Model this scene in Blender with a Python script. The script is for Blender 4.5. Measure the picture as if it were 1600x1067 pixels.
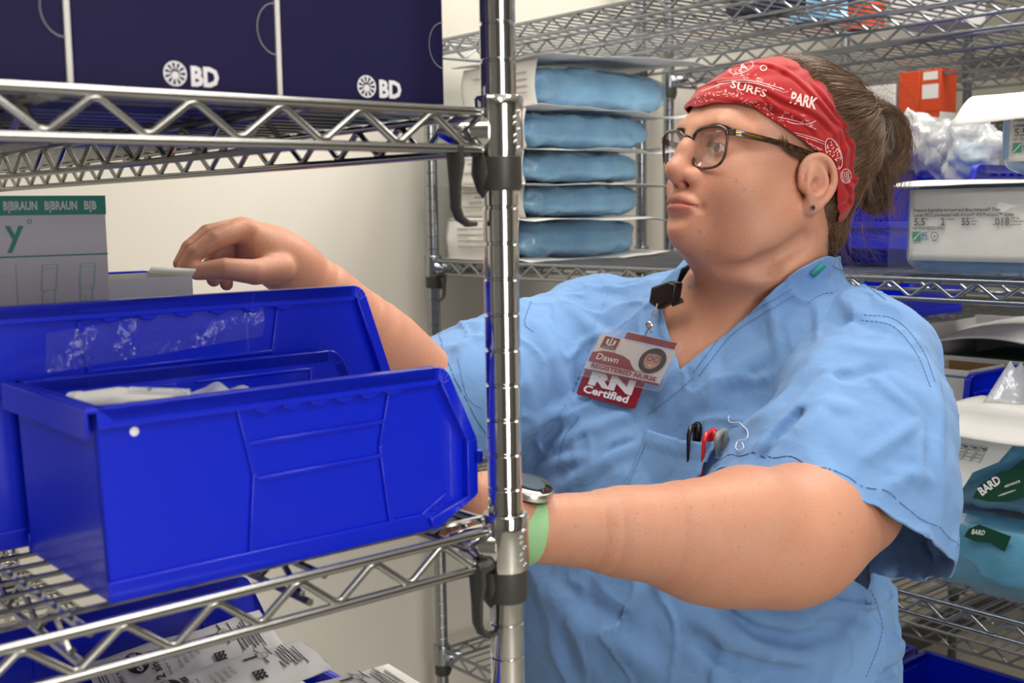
import bpy, bmesh, math, random
import numpy as np
from mathutils import Vector, Matrix
from mathutils.bvhtree import BVHTree
rng = random.Random(7)
S = bpy.context.scene
COL = S.collection
for o in list(bpy.data.objects): bpy.data.objects.remove(o)

# ------------------------------------------------------------------ camera
F_PX = 1810.0; PITCH = math.radians(6.4); ROLL = math.radians(-0.9)
CAM_LOC = Vector((0, 0, 1.47))
cd = bpy.data.cameras.new('camera'); cam = bpy.data.objects.new('camera', cd); COL.objects.link(cam)
cd.sensor_width = 36.0; cd.lens = 36.0 * F_PX / 1600.0
cam.matrix_world = Matrix.Translation(CAM_LOC) @ Matrix.Rotation(math.pi/2 - PITCH, 4, 'X') @ Matrix.Rotation(ROLL, 4, 'Z')
cd.clip_start = 0.05
cd.dof.use_dof = True; cd.dof.focus_distance = 1.22; cd.dof.aperture_fstop = 9.0
S.camera = cam
_cm = cam.matrix_world.to_3x3()
C_RT = _cm @ Vector((1,0,0)); C_UP = _cm @ Vector((0,1,0)); C_FW = _cm @ Vector((0,0,-1))
def P(px, py, d):
    """real point seen at photo pixel (px,py) at depth d metres"""
    return CAM_LOC + (C_FW + C_RT*((px-800)/F_PX) - C_UP*((py-533.5)/F_PX)) * d

# ------------------------------------------------------------------ light, colour
S.view_settings.view_transform = 'Standard'; S.view_settings.look = 'None'
S.view_settings.gamma = 1.0; S.view_settings.use_curve_mapping = False
S.view_settings.exposure = -0.2
S.cycles.max_bounces = 8; S.cycles.diffuse_bounces = 4; S.cycles.glossy_bounces = 4; S.cycles.transmission_bounces = 6
S.cycles.transparent_max_bounces = 16
S.cycles.caustics_reflective = False; S.cycles.caustics_refractive = False
wd = bpy.data.worlds.new('world'); S.world = wd; wd.use_nodes = True
wd.node_tree.nodes['Background'].inputs[0].default_value = (0.8, 0.85, 0.95, 1)
wd.node_tree.nodes['Background'].inputs[1].default_value = 0.1

# the room frame: u across the aisle (towards the right-hand shelving), v along it, both seen at 40 degrees
TH = math.radians(40.1)
CU = Vector((math.cos(TH), math.sin(TH), 0)); CV = Vector((-math.sin(TH), math.cos(TH), 0))
def W(u, v, z): return CU*u + CV*v + Vector((0, 0, z))

def area_light(name, u, v, z, sx, sy, power, color=(1,1,1), aim=None):
    l = bpy.data.lights.new(name, 'AREA'); l.shape = 'RECTANGLE'; l.size = sx; l.size_y = sy
    l.energy = power; l.color = color
    o = bpy.data.objects.new(name, l); COL.objects.link(o); o.location = W(u, v, z)
    if aim is None: o.rotation_euler = (0, 0, TH)
    else:
        d = (W(*aim) - o.location).normalized(); o.rotation_euler = d.to_track_quat('-Z', 'Y').to_euler()
    return o
LIGHTS = [(0.75, 0.95, 12.5), (0.95, -1.1, 17), (-1.0, 0.5, 10), (2.05, 0.9, 24), (-1.0, -1.9, 8)]
for i, (u, v, p) in enumerate(LIGHTS):
    area_light('ceiling_lamp_light', u, v, 2.655, 0.58, 1.18, p, (1.0, 0.975, 0.935))
# fill light added behind the camera to lift the shaded shelf fronts
area_light('rear_fill_light', -0.1, -2.6, 1.35, 1.0, 1.9, 58, (1.0, 0.985, 0.97), aim=(0.5, 0.9, 1.30))

# ------------------------------------------------------------------ materials
def srgb(h):
    if isinstance(h, str):
        h = h.lstrip('#'); c = [int(h[i:i+2], 16)/255 for i in (0, 2, 4)]
    else: c = list(h)
    return tuple(x/12.92 if x <= .04045 else ((x+.055)/1.055)**2.4 for x in c) + (1.0,)
def setin(b, name, v):
    if name in b.inputs: b.inputs[name].default_value = v
def mat(name, col, rough=.5, metal=0, bump=0, bscale=50, var=0, vscale=8, alpha=1, trans=0, coat=0, sss=0, spec=.5, emit=None, estr=0, sheen=0):
    m = bpy.data.materials.new(name); m.use_nodes = True; nt = m.node_tree; b = nt.nodes['Principled BSDF']
    c = srgb(col); b.inputs['Base Color'].default_value = c
    setin(b, 'Roughness', rough); setin(b, 'Metallic', metal); setin(b, 'Alpha', alpha); setin(b, 'Transmission Weight', trans)
    setin(b, 'Coat Weight', coat); setin(b, 'Specular IOR Level', spec); setin(b, 'Sheen Weight', sheen)
    if sss: setin(b, 'Subsurface Weight', sss); setin(b, 'Subsurface Radius', (1, .35, .2)); setin(b, 'Subsurface Scale', .006)
    if emit: b.inputs['Emission Color'].default_value = srgb(emit); b.inputs['Emission Strength'].default_value = estr
    tc = None
    if var or bump:
        tc = nt.nodes.new('ShaderNodeTexCoord')
    if var:
        n = nt.nodes.new('ShaderNodeTexNoise'); n.inputs['Scale'].default_value = vscale; n.inputs['Detail'].default_value = 5
        nt.links.new(tc.outputs['Object'], n.inputs['Vector'])
        r = nt.nodes.new('ShaderNodeValToRGB'); r.color_ramp.elements[0].position = .35; r.color_ramp.elements[1].position = .65
        r.color_ramp.elements[0].color = tuple(x*(1-var) for x in c[:3])+(1,)
        r.color_ramp.elements[1].color = tuple(min(1, x*(1+var)) for x in c[:3])+(1,)
        nt.links.new(n.outputs['Fac'], r.inputs['Fac']); nt.links.new(r.outputs['Color'], b.inputs['Base Color'])
    if bump:
        n2 = nt.nodes.new('ShaderNodeTexNoise'); n2.inputs['Scale'].default_value = bscale; n2.inputs['Detail'].default_value = 4
        nt.links.new(tc.outputs['Object'], n2.inputs['Vector'])
        bp = nt.nodes.new('ShaderNodeBump'); bp.inputs['Strength'].default_value = bump; bp.inputs['Distance'].default_value = .01
        nt.links.new(n2.outputs['Fac'], bp.inputs['Height']); nt.links.new(bp.outputs['Normal'], b.inputs['Normal'])
    return m
def film(name, diff=0.0, col='#eef2f4', rough=.12, bump=.8, bscale=34, base=.03, edge=.55):
    """clear plastic: see-through, glossy at its creases, with a share of milky diffuse"""
    m = bpy.data.materials.new(name); m.use_nodes = True; nt = m.node_tree; nt.nodes.clear(); N = nt.nodes.new; L = nt.links.new
    out = N('ShaderNodeOutputMaterial'); tr = N('ShaderNodeBsdfTransparent'); gl = N('ShaderNodeBsdfGlossy'); gl.inputs['Roughness'].default_value = rough
    df = N('ShaderNodeBsdfDiffuse'); df.inputs['Color'].default_value = srgb(col)
    tc = N('ShaderNodeTexCoord'); n = N('ShaderNodeTexNoise'); n.inputs['Scale'].default_value = bscale; n.inputs['Detail'].default_value = 4; L(tc.outputs['Object'], n.inputs['Vector'])
    bp = N('ShaderNodeBump'); bp.inputs['Strength'].default_value = bump; bp.inputs['Distance'].default_value = .01; L(n.outputs['Fac'], bp.inputs['Height'])
    for x in (gl, df): L(bp.outputs['Normal'], x.inputs['Normal'])
    lw = N('ShaderNodeLayerWeight'); lw.inputs['Blend'].default_value = .25
    if bump: L(bp.outputs['Normal'], lw.inputs['Normal'])
    mr = N('ShaderNodeMapRange'); mr.inputs[3].default_value = base; mr.inputs[4].default_value = edge; L(lw.outputs['Fresnel'], mr.inputs[0])
    m1 = N('ShaderNodeMixShader'); m1.inputs[0].default_value = diff; L(tr.outputs[0], m1.inputs[1]); L(df.outputs[0], m1.inputs[2])
    m2 = N('ShaderNodeMixShader'); L(mr.outputs[0], m2.inputs[0]); L(m1.outputs[0], m2.inputs[1]); L(gl.outputs[0], m2.inputs[2]); L(m2.outputs[0], out.inputs['Surface'])
    return m
M = {}
M['wall'] = mat('wall_paint', '#d8d3c7', .7, bump=.04, bscale=180)
M['wall_dim'] = mat('unseen_wall_darkened', '#6f6c68', .7)  # unseen walls, darkened to lessen fill and give the chrome dark reflections
M['ceil'] = mat('ceiling_tile', '#e8e6e0', .8, bump=.1, bscale=120)
M['floor'] = mat('floor_vinyl', '#bab5ab', .35, var=.06, vscale=20)
M['lamp'] = mat('lamp_diffuser', '#ffffff', .5, emit='#fff6e6', estr=6)
M['chrome'] = mat('chrome', '#d8d8d6', .07, 1)
M['chrome_wire'] = mat('chrome_wire', '#a6a6a4', .2, 1)
M['grey_wire'] = mat('grey_wire', '#9a9da3', .28, 1)
M['grey_post'] = mat('grey_post', '#a4a7aa', .2, 1)
M['black_plastic'] = mat('black_plastic', '#35352f', .42)
M['black'] = mat('black_gloss', '#0b0b0c', .25)
M['blue_bin'] = mat('blue_bin_plastic', '#0420c6', .28, coat=.2, bump=.01, bscale=60)
M['navy_box'] = mat('navy_card', '#15103e', .6, bump=.02, bscale=200, spec=.2)
M['white_card'] = mat('white_card', '#d9d7d4', .6)
M['grey_card'] = mat('grey_card', '#b4aeb0', .55, bump=.03, bscale=90)
M['green_print'] = mat('green_print', '#0d7563', .5)
M['pale_green_print'] = mat('pale_green_print', '#8fa7a2', .6)
M['text_grey'] = mat('text_grey', '#6a6a6c', .6)
M['text_black'] = mat('text_black', '#1f1f22', .6)
M['text_white'] = mat('text_white', '#e8e6ea', .5)
M['text_faint'] = mat('text_faint', '#a8a5a3', .6)
M['paper'] = mat('pouch_paper', '#e3e1dc', .6, bump=.15, bscale=25)
M['paper_grey'] = mat('pouch_paper_grey', '#c2c1bd', .6, bump=.12, bscale=25)
M['blue_wrap'] = mat('blue_wrap', '#94ceff', .22, bump=.6, bscale=26, var=.14, vscale=14, coat=.5)
M['blue_wrap_dark'] = mat('blue_wrap_dark', '#5d87b4', .3, bump=.3, bscale=20, var=.12, vscale=12, coat=.5)
M['teal_wrap'] = mat('teal_wrap', '#5b96b4', .3, bump=.3, bscale=20, var=.15, vscale=12, coat=.3)
M['film'] = film('clear_film', .03, bump=.9, base=.02, edge=.38)
M['film_dense'] = film('cloudy_film', .55, bump=.7, bscale=26, base=.06, edge=.7)
M['orange_card'] = mat('orange_card', '#c9441a', .5)
M['kraft'] = mat('kraft_card', '#9a7a52', .7)
M['dark_green'] = mat('dark_green_print', '#15402b', .4)
M['green_logo'] = mat('green_logo', '#3b9d78', .5)
M['skyblue_print'] = mat('skyblue_print', '#4f6f9f', .5)
M['dark_grey'] = mat('dark_grey', '#4a4c4e', .5)

# ------------------------------------------------------------------ object helpers
def tag(o, label=None, cat=None, group=None, kind=None):
    if label: o['label'] = label
    if cat: o['category'] = cat
    if group: o['group'] = group
    if kind: o['kind'] = kind
    return o
def empty(name, label, cat, loc=(0,0,0), rz=0.0, group=None):
    o = bpy.data.objects.new(name, None); COL.objects.link(o); o.location = loc; o.rotation_euler = (0,0,rz)
    o.empty_display_size = .05
    return tag(o, label, cat, group)
class MB:
    def __init__(s): s.v = []; s.f = []; s.m = []
    def add(s, vs, fs, mi=0):
        b = len(s.v); s.v.extend([tuple(x) for x in vs]); s.f.extend([tuple(i+b for i in f) for f in fs]); s.m.extend([mi]*len(fs)); return s
    def box(s, a, b, mi=0):
        (x0,y0,z0),(x1,y1,z1) = a, b
        return s.add([(x0,y0,z0),(x1,y0,z0),(x1,y1,z0),(x0,y1,z0),(x0,y0,z1),(x1,y0,z1),(x1,y1,z1),(x0,y1,z1)],
              [(0,3,2,1),(4,5,6,7),(0,1,5,4),(1,2,6,5),(2,3,7,6),(3,0,4,7)], mi)
    def tube(s, pts, r, n=8, mi=0, closed=False, caps=True, flat=None):
        pts = [Vector(p) for p in pts]; k = len(pts)
        rs = r if isinstance(r, (list, tuple)) else [r]*k
        up = None; vs = []
        for i, p in enumerate(pts):
            a = pts[(i-1) % k] if (closed or i > 0) else p; b = pts[(i+1) % k] if (closed or i < k-1) else p
            t = (b-a)
            if t.length < 1e-9: t = Vector((0,0,1))
            t.normalize()
            if up is None:
                up = Vector((0,0,1)) if abs(t.z) < .9 else Vector((1,0,0))
            up = (up - t*up.dot(t))
            if up.length < 1e-6: up = t.orthogonal()
            up.normalize(); sd = t.cross(up)
            fx = 1 if flat is None else flat
            for j in range(n):
                an = 2*math.pi*(j+.5)/n; vs.append(p + (up*math.sin(an)*fx + sd*math.cos(an))*rs[i])
        fs = []
        for i in range(k if closed else k-1):
            for j in range(n):
                a = i*n+j; b = i*n+(j+1) % n; c = ((i+1) % k)*n+(j+1) % n; d = ((i+1) % k)*n+j
                fs.append((a, b, c, d))
        if caps and not closed:
            fs.append(tuple(reversed(range(n)))); fs.append(tuple((k-1)*n+j for j in range(n)))
        return s.add(vs, fs, mi)
    def lathe(s, prof, n=24, origin=(0,0,0), mi=0, cap=True):
        vs = []; k = len(prof)
        for (r, z) in prof:
            for j in range(n):
                an = 2*math.pi*j/n; vs.append((origin[0]+r*math.cos(an), origin[1]+r*math.sin(an), origin[2]+z))
        fs = [(i*n+j, i*n+(j+1) % n, (i+1)*n+(j+1) % n, (i+1)*n+j) for i in range(k-1) for j in range(n)]
        if cap: fs.append(tuple(reversed(range(n)))); fs.append(tuple((k-1)*n+j for j in range(n)))
        return s.add(vs, fs, mi)
    def prism(s, poly, lo, hi, axis=1, mi=0):
        """poly: 2D points; extruded along axis (1: poly in xz, along y; 2: poly in xy, along z; 0: poly in yz, along x)"""
        def mk(p, t): return {0: (t, p[0], p[1]), 1: (p[0], t, p[1]), 2: (p[0], p[1], t)}[axis]
        n = len(poly); vs = [mk(p, lo) for p in poly]+[mk(p, hi) for p in poly]
        ar = sum(poly[i][0]*poly[(i+1) % n][1]-poly[(i+1) % n][0]*poly[i][1] for i in range(n))
        if axis == 1: ar = -ar
        fs = [tuple(reversed(range(n))), tuple(range(n, 2*n))]+[(i, (i+1) % n, n+(i+1) % n, n+i) for i in range(n)]
        if ar < 0: fs = [tuple(reversed(f)) for f in fs]
        return s.add(vs, fs, mi)
    def band(s, outer, inner, lo, hi, mi=0, closed=False):
        """strip between two 2D xz polylines, extruded in y"""
        n = len(outer)
        for i in range(n if closed else n-1):
            j = (i+1) % n
            s.prism([outer[i], outer[j], inner[j], inner[i]], lo, hi, 1, mi)
        return s
    def grid(s, fn, nu, nv, mi=0, wrap=False):
        vs = [fn(i/(nu), j/(nv)) for j in range(nv+1) for i in range(nu+(0 if wrap else 1))]
        w = nu if wrap else nu+1
        fs = [(j*w+i, j*w+(i+1) % w, (j+1)*w+(i+1) % w, (j+1)*w+i) for j in range(nv) for i in range(nu)]
        return s.add(vs, fs, mi)
    def build(s, name, mats, parent=None, smooth=True, loc=None, rot=None, bevel=0, angle=40, solid=0, recalc=False, weld=False):
        me = bpy.data.meshes.new(name); me.from_pydata(s.v, [], s.f)
        ms = mats if isinstance(mats, (list, tuple)) else [mats]
        for m in ms: me.materials.append(m)
        if len(ms) > 1: me.polygons.foreach_set('material_index', s.m)
        if recalc or weld:
            bm = bmesh.new(); bm.from_mesh(me)
            if weld: bmesh.ops.remove_doubles(bm, verts=bm.verts, dist=1e-5)
            bmesh.ops.recalc_face_normals(bm, faces=bm.faces); bm.to_mesh(me); bm.free()
        if smooth:
            me.polygons.foreach_set('use_smooth', [True]*len(me.polygons))
            if angle < 180: me.set_sharp_from_angle(angle=math.radians(angle))
        me.update()
        o = bpy.data.objects.new(name, me); COL.objects.link(o)
        if parent: o.parent = parent
        if loc is not None: o.location = loc
        if rot is not None: o.rotation_euler = rot
        if solid:
            md = o.modifiers.new('solid', 'SOLIDIFY'); md.thickness = solid; md.offset = 0
        if bevel:
            md = o.modifiers.new('bevel', 'BEVEL'); md.width = bevel; md.segments = 2; md.limit_method = 'ANGLE'; md.angle_limit = math.radians(35)
        return o
def copy_tree(o, parent=None):
    c = o.copy(); COL.objects.link(c); c.parent = parent
    for ch in list(o.children): copy_tree(ch, c)
    return c
_tc = {}
def text2d(s, bold=0.0, shear=0.0):
    """the outline of a string as 2D mesh data; cap height about 0.7"""
    k = (s, bold, shear)
    if k in _tc: return _tc[k]
    cu = bpy.data.curves.new('t', 'FONT'); cu.body = s; cu.offset = bold; cu.shear = shear; cu.resolution_u = 2
    ob = bpy.data.objects.new('t', cu); COL.objects.link(ob)
    me = bpy.data.meshes.new_from_object(ob)
    vs = [tuple(v.co[:2]) for v in me.vertices]; fs = [tuple(p.vertices) for p in me.polygons]
    bpy.data.objects.remove(ob); bpy.data.curves.remove(cu); bpy.data.meshes.remove(me)
    if not vs: vs = [(0,0)]
    w = max(v[0] for v in vs)
    _tc[k] = (vs, fs, w); return _tc[k]
def add_text(mb, s, fn, size=1.0, width=None, bold=0.0, mi=0, center=False, shear=0.0, x0=0, y0=0, thick=False):
    """write text with fn(x,y)->3D point"""
    vs, fs, w = text2d(s, bold, shear)
    sx = size if width is None else width/max(w, 1e-6)
    off = -w*sx/2 if center else 0
    mb.add([fn(x0+off+x*sx, y0+y*size) for x, y in vs], fs, mi)
def add_poly(mb, pts, fn, mi=0):
    mb.add([fn(x, y) for x, y in pts], [tuple(range(len(pts)))], mi)
def add_rect(mb, x0, y0, x1, y1, fn, mi=0): add_poly(mb, [(x0,y0),(x1,y0),(x1,y1),(x0,y1)], fn, mi)
def add_ring(mb, cx, cy, ro, ri, fn, mi=0, n=28, ky=1.0, a0=0, a1=2*math.pi):
    for i in range(n):
        a = a0+(a1-a0)*i/n; b = a0+(a1-a0)*(i+1)/n
        if ri > 0: pts = [(cx+ro*math.cos(a), cy+ky*ro*math.sin(a)), (cx+ro*math.cos(b), cy+ky*ro*math.sin(b)), (cx+ri*math.cos(b), cy+ky*ri*math.sin(b)), (cx+ri*math.cos(a), cy+ky*ri*math.sin(a))]
        else: pts = [(cx, cy), (cx+ro*math.cos(a), cy+ky*ro*math.sin(a)), (cx+ro*math.cos(b), cy+ky*ro*math.sin(b))]
        add_poly(mb, pts, fn, mi)
# ================================================================== the room
def rbox(name, a, b, m, kind='structure'):
    o = MB().box(a, b).build(name, m, None, smooth=False); o.rotation_euler = (0,0,TH)
    return tag(o, kind=kind)
UL, UR, VB, VF, ZC = -2.4, 4.1, -2.9, 1.985, 2.7
rbox('floor', (UL,VB,-.05), (UR,VF,0), M['floor'])
rbox('ceiling', (UL,VB,ZC), (UR,VF,ZC+.05), M['ceil'])
rbox('wall_back', (UL,VF,0), (UR,VF+.08,ZC), M['wall'])
rbox('wall_front', (UL,VB-.08,0), (UR,VB,ZC), M['wall_dim'])
rbox('wall_left', (UL-.08,VB,0), (UL,VF,ZC), M['wall_dim'])
rbox('wall_right', (UR,VB,0), (UR+.08,VF,ZC), M['wall'])
o = MB().box((UL,VF-.012,0),(UR,VF,.1)).build('baseboard_back', M['dark_grey'], smooth=False); o.rotation_euler=(0,0,TH); tag(o, kind='structure')
for (u, v, p) in LIGHTS:
    t = empty('ceiling_light', 'flat rectangular white ceiling light panel', 'ceiling light', W(u, v, 2.66), TH, 'ceiling light panels')
    MB().box((-.3,-.6,0),(.3,.6,.04)).build('lamp_housing', M['white_card'], t, smooth=False)
    MB().box((-.28,-.58,-.003),(.28,.58,0)).build('diffuser', M['lamp'], t, smooth=False)

# ================================================================== wire shelving
WIRE_GAP = .026
def make_post(H, m):
    mb = MB(); prof = [(.0127, 0)]
    z = .0254
    while z < H-.01:
        prof += [(.0127, z-.0014), (.0117, z-.0005), (.0117, z+.0005), (.0127, z+.0014)]; z += .0254
    prof += [(.0127, H-.002), (.0115, H)]
    mb.lathe(prof, 32)
    return mb
def zigzag(mb, p0, p1, z_top, z_bot, r, pitch=.06, off=(0,0), n=8, phase=0):
    p0 = Vector(p0); p1 = Vector(p1); L = (p1-p0).length; k = max(1, round(L/pitch)); d = (p1-p0)/L; st = L/k
    pts = []
    def pt(s, z): return Vector((p0.x+d.x*s+off[0], p0.y+d.y*s+off[1], z))
    pts.append(pt(0, z_bot+.001))
    for i in range(k):
        for (fr, zz) in ((.06, z_bot), (.44, z_top), (.5, z_top+.0008), (.56, z_top), (.94, z_bot), (1.0, z_bot-.0008)):
            pts.append(pt((i+fr)*st, zz))
    pts = [p for i, p in enumerate(pts) if i == 0 or (p-pts[i-1]).length > 1e-4]
    mb.tube(pts, r, n)
def collar_prof(mb, z):
    mb.lathe([(.0135, z-.037), (.0163, z-.037), (.0172, z-.031), (.0168, z-.006), (.0176, z+.003), (.0165, z+.0055), (.0135, z+.0055)], 28)
def make_shelf(unit, Wd, L, z, wm, cm, detail=True, hooks=()):
    """wire shelf with its top at z; frame rods, zigzag trusses; children: deck, collars, clips"""
    zt = z-.0032; zb = zt-WIRE_GAP
    f = MB(); e = .013; r = .0034; ns = 10 if detail else 6
    cs = [(0,0),(Wd,0),(Wd,L),(0,L)]
    for (a, b) in ((0,1),(1,2),(2,3),(3,0)):
        ax, ay = cs[a]; bx, by = cs[b]; d = Vector((bx-ax, by-ay, 0)).normalized()
        for zz in (zt, zb):
            f.tube([(ax+d.x*e, ay+d.y*e, zz), (bx-d.x*e, by-d.y*e, zz)], r, ns)
        zigzag(f, (ax+d.x*.03, ay+d.y*.03, 0), (bx-d.x*.03, by-d.y*.03, 0), zt-.0045, zb+.0045, .0026, n=ns)
    sh = f.build('shelf', wm, unit)
    k = MB(); n = int(round(L/.0275))
    for i in range(1, n):
        y = L*i/n; k.tube([(0, y, z-.0012), (Wd, y, z-.0012)], .0019, 6 if detail else 5)
    nl = 2 if Wd < .5 else 3
    for i in range(1, nl+1):
        x = Wd*i/(nl+1)
        k.tube([(x, 0, z-.0058), (x, L, z-.0058)], .0028, 6); k.tube([(x, .02, zb), (x, L-.02, zb)], .0028, 6)
        zigzag(k, (x,.03,0), (x,L-.03,0), zt-.006, zb+.003, .0022, n=6)
    k.build('wire_deck', wm, sh)
    for i, (x, y) in enumerate(cs):
        sx = 1 if x == 0 else -1; sy = 1 if y == 0 else -1
        c = MB(); collar_prof(c, zt+.006)
        # corner gusset flaring back to the frame rods
        a = (sx*.012, sy*.004); b = (sx*.046, sy*.002); cc = (sx*.016, sy*.016); d2 = (sx*.002, sy*.046); e2 = (sx*.004, sy*.012)
        z1 = zt+.006; z0 = zt-.03
        top = [a, (sx*.044, sy*.003), (sx*.03, sy*.03), (sx*.003, sy*.044), e2]
        bot = [a, (sx*.026, sy*.003), (sx*.018, sy*.018), (sx*.003, sy*.026), e2]
        c.tube([(sx*.004, sy*.004, zt-.0135), (sx*.013, sy*.013, zt-.0135), (sx*.021, sy*.021, zt-.0125), (sx*.030, sy*.030, zt-.011)], [.0178, .0160, .0125, .0060], 18, caps=True)
        for q in range(7):   # pressed maker's marks on the collar
            an = math.atan2(-sy, 0)+ (0.12*math.cos(q*2.1)); zz = zt-.026+q*.0042
            c.tube([(.0172*math.cos(an), .0172*math.sin(an), zz), (.0178*math.cos(an+.12), .0178*math.sin(an+.12), zz+.0018), (.0172*math.cos(an+.2), .0172*math.sin(an+.2), zz)], .0007, 5)
        co = c.build('corner_collar', cm, sh, loc=(x,y,0), recalc=True, bevel=.0006)
        p = MB(); zz = zt-.031
        p.lathe([(.0135,zz),(.0158,zz),(.0158,zz-.021),(.0145,zz-.0235),(.0132,zz-.0235)], 24)
        p.lathe([(.002,zz-.0),(.010,zz),(.011,zz-.012),(.007,zz-.024),(.002,zz-.03)], 16, (sx*.009, sy*.004, 0))
        p.build('plastic_clip', M['black_plastic'], sh, loc=(x,y,0))
    for (hx, hy, dx) in hooks:
        h = MB(); zz = zb-.004
        path = [(hx, hy, zz+.006), (hx+dx*.001, hy, zz-.006), (hx, hy, zz-.02), (hx, hy, zz-.036), (hx+dx*.003, hy, zz-.043), (hx+dx*.010, hy, zz-.0475), (hx+dx*.017, hy, zz-.0475)]
        h.tube(path, [.009,.0085,.006,.0055,.0052,.0045,.0035], 8, flat=.55)
        h.tube([(hx, hy, zz+.003),(hx+dx*.012, hy, zz+.005),(hx+dx*.026, hy, zz+.0)], [.0065,.005,.004], 8)
        h.build('hook', M['black_plastic'], sh)
    return sh
def shelving(label, u0, v0, Wd, L, H, zs, wm, pm, detail=True, hooks=None, group=None):
    t = empty('wire_shelving_unit', label, 'shelving', W(u0, v0, 0), TH, group)
    pmb = make_post(H, pm); first = None
    for (x, y) in ((0,0),(Wd,0),(Wd,L),(0,L)):
        if first is None: first = pmb.build('post', pm, t, loc=(x,y,0), angle=24)
        else:
            c = first.copy(); COL.objects.link(c); c.parent = t; c.location = (x,y,0)
    for i, z in enumerate(zs):
        make_shelf(t, Wd, L, z, wm, pm, detail, (hooks or {}).get(i, ()))
    return t
ZA = [.30, .62, .945, 1.2427, 1.5425]
shelving('near chrome wire shelving unit holding open blue bins, corner post before the nurse', .07, .64, .46, 1.22, 1.86, ZA+[1.84], M['chrome_wire'], M['chrome'], True,
         {4: ((.423, .004, 1),), 3: ((.432, .0, 1),)})
ZB = [.15, .56, .947, 1.376, 1.808]
UB, VBB = 1.394, .07
shelving('grey wire shelving unit behind the nurse carrying the blue wrapped packs', UB, VBB+.0, .61, 1.83, 2.2, ZB, M['grey_wire'], M['grey_post'], True, {3: ((.0, 1.795, -1),)})
shelving('far wire shelving unit back to back with the one behind the nurse', 2.1, .22, .72, 1.68, 2.2, [.25,.62,.95,1.235,1.79,2.12], M['grey_wire'], M['grey_post'], False)
shelving('dark wire shelving unit against the farthest wall beside the orange boxes', 3.3, .5, .5, 1.3, 2.0, [.3,.75,1.15,1.5,1.72,1.9], M['dark_grey'], M['dark_grey'], False)

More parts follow.
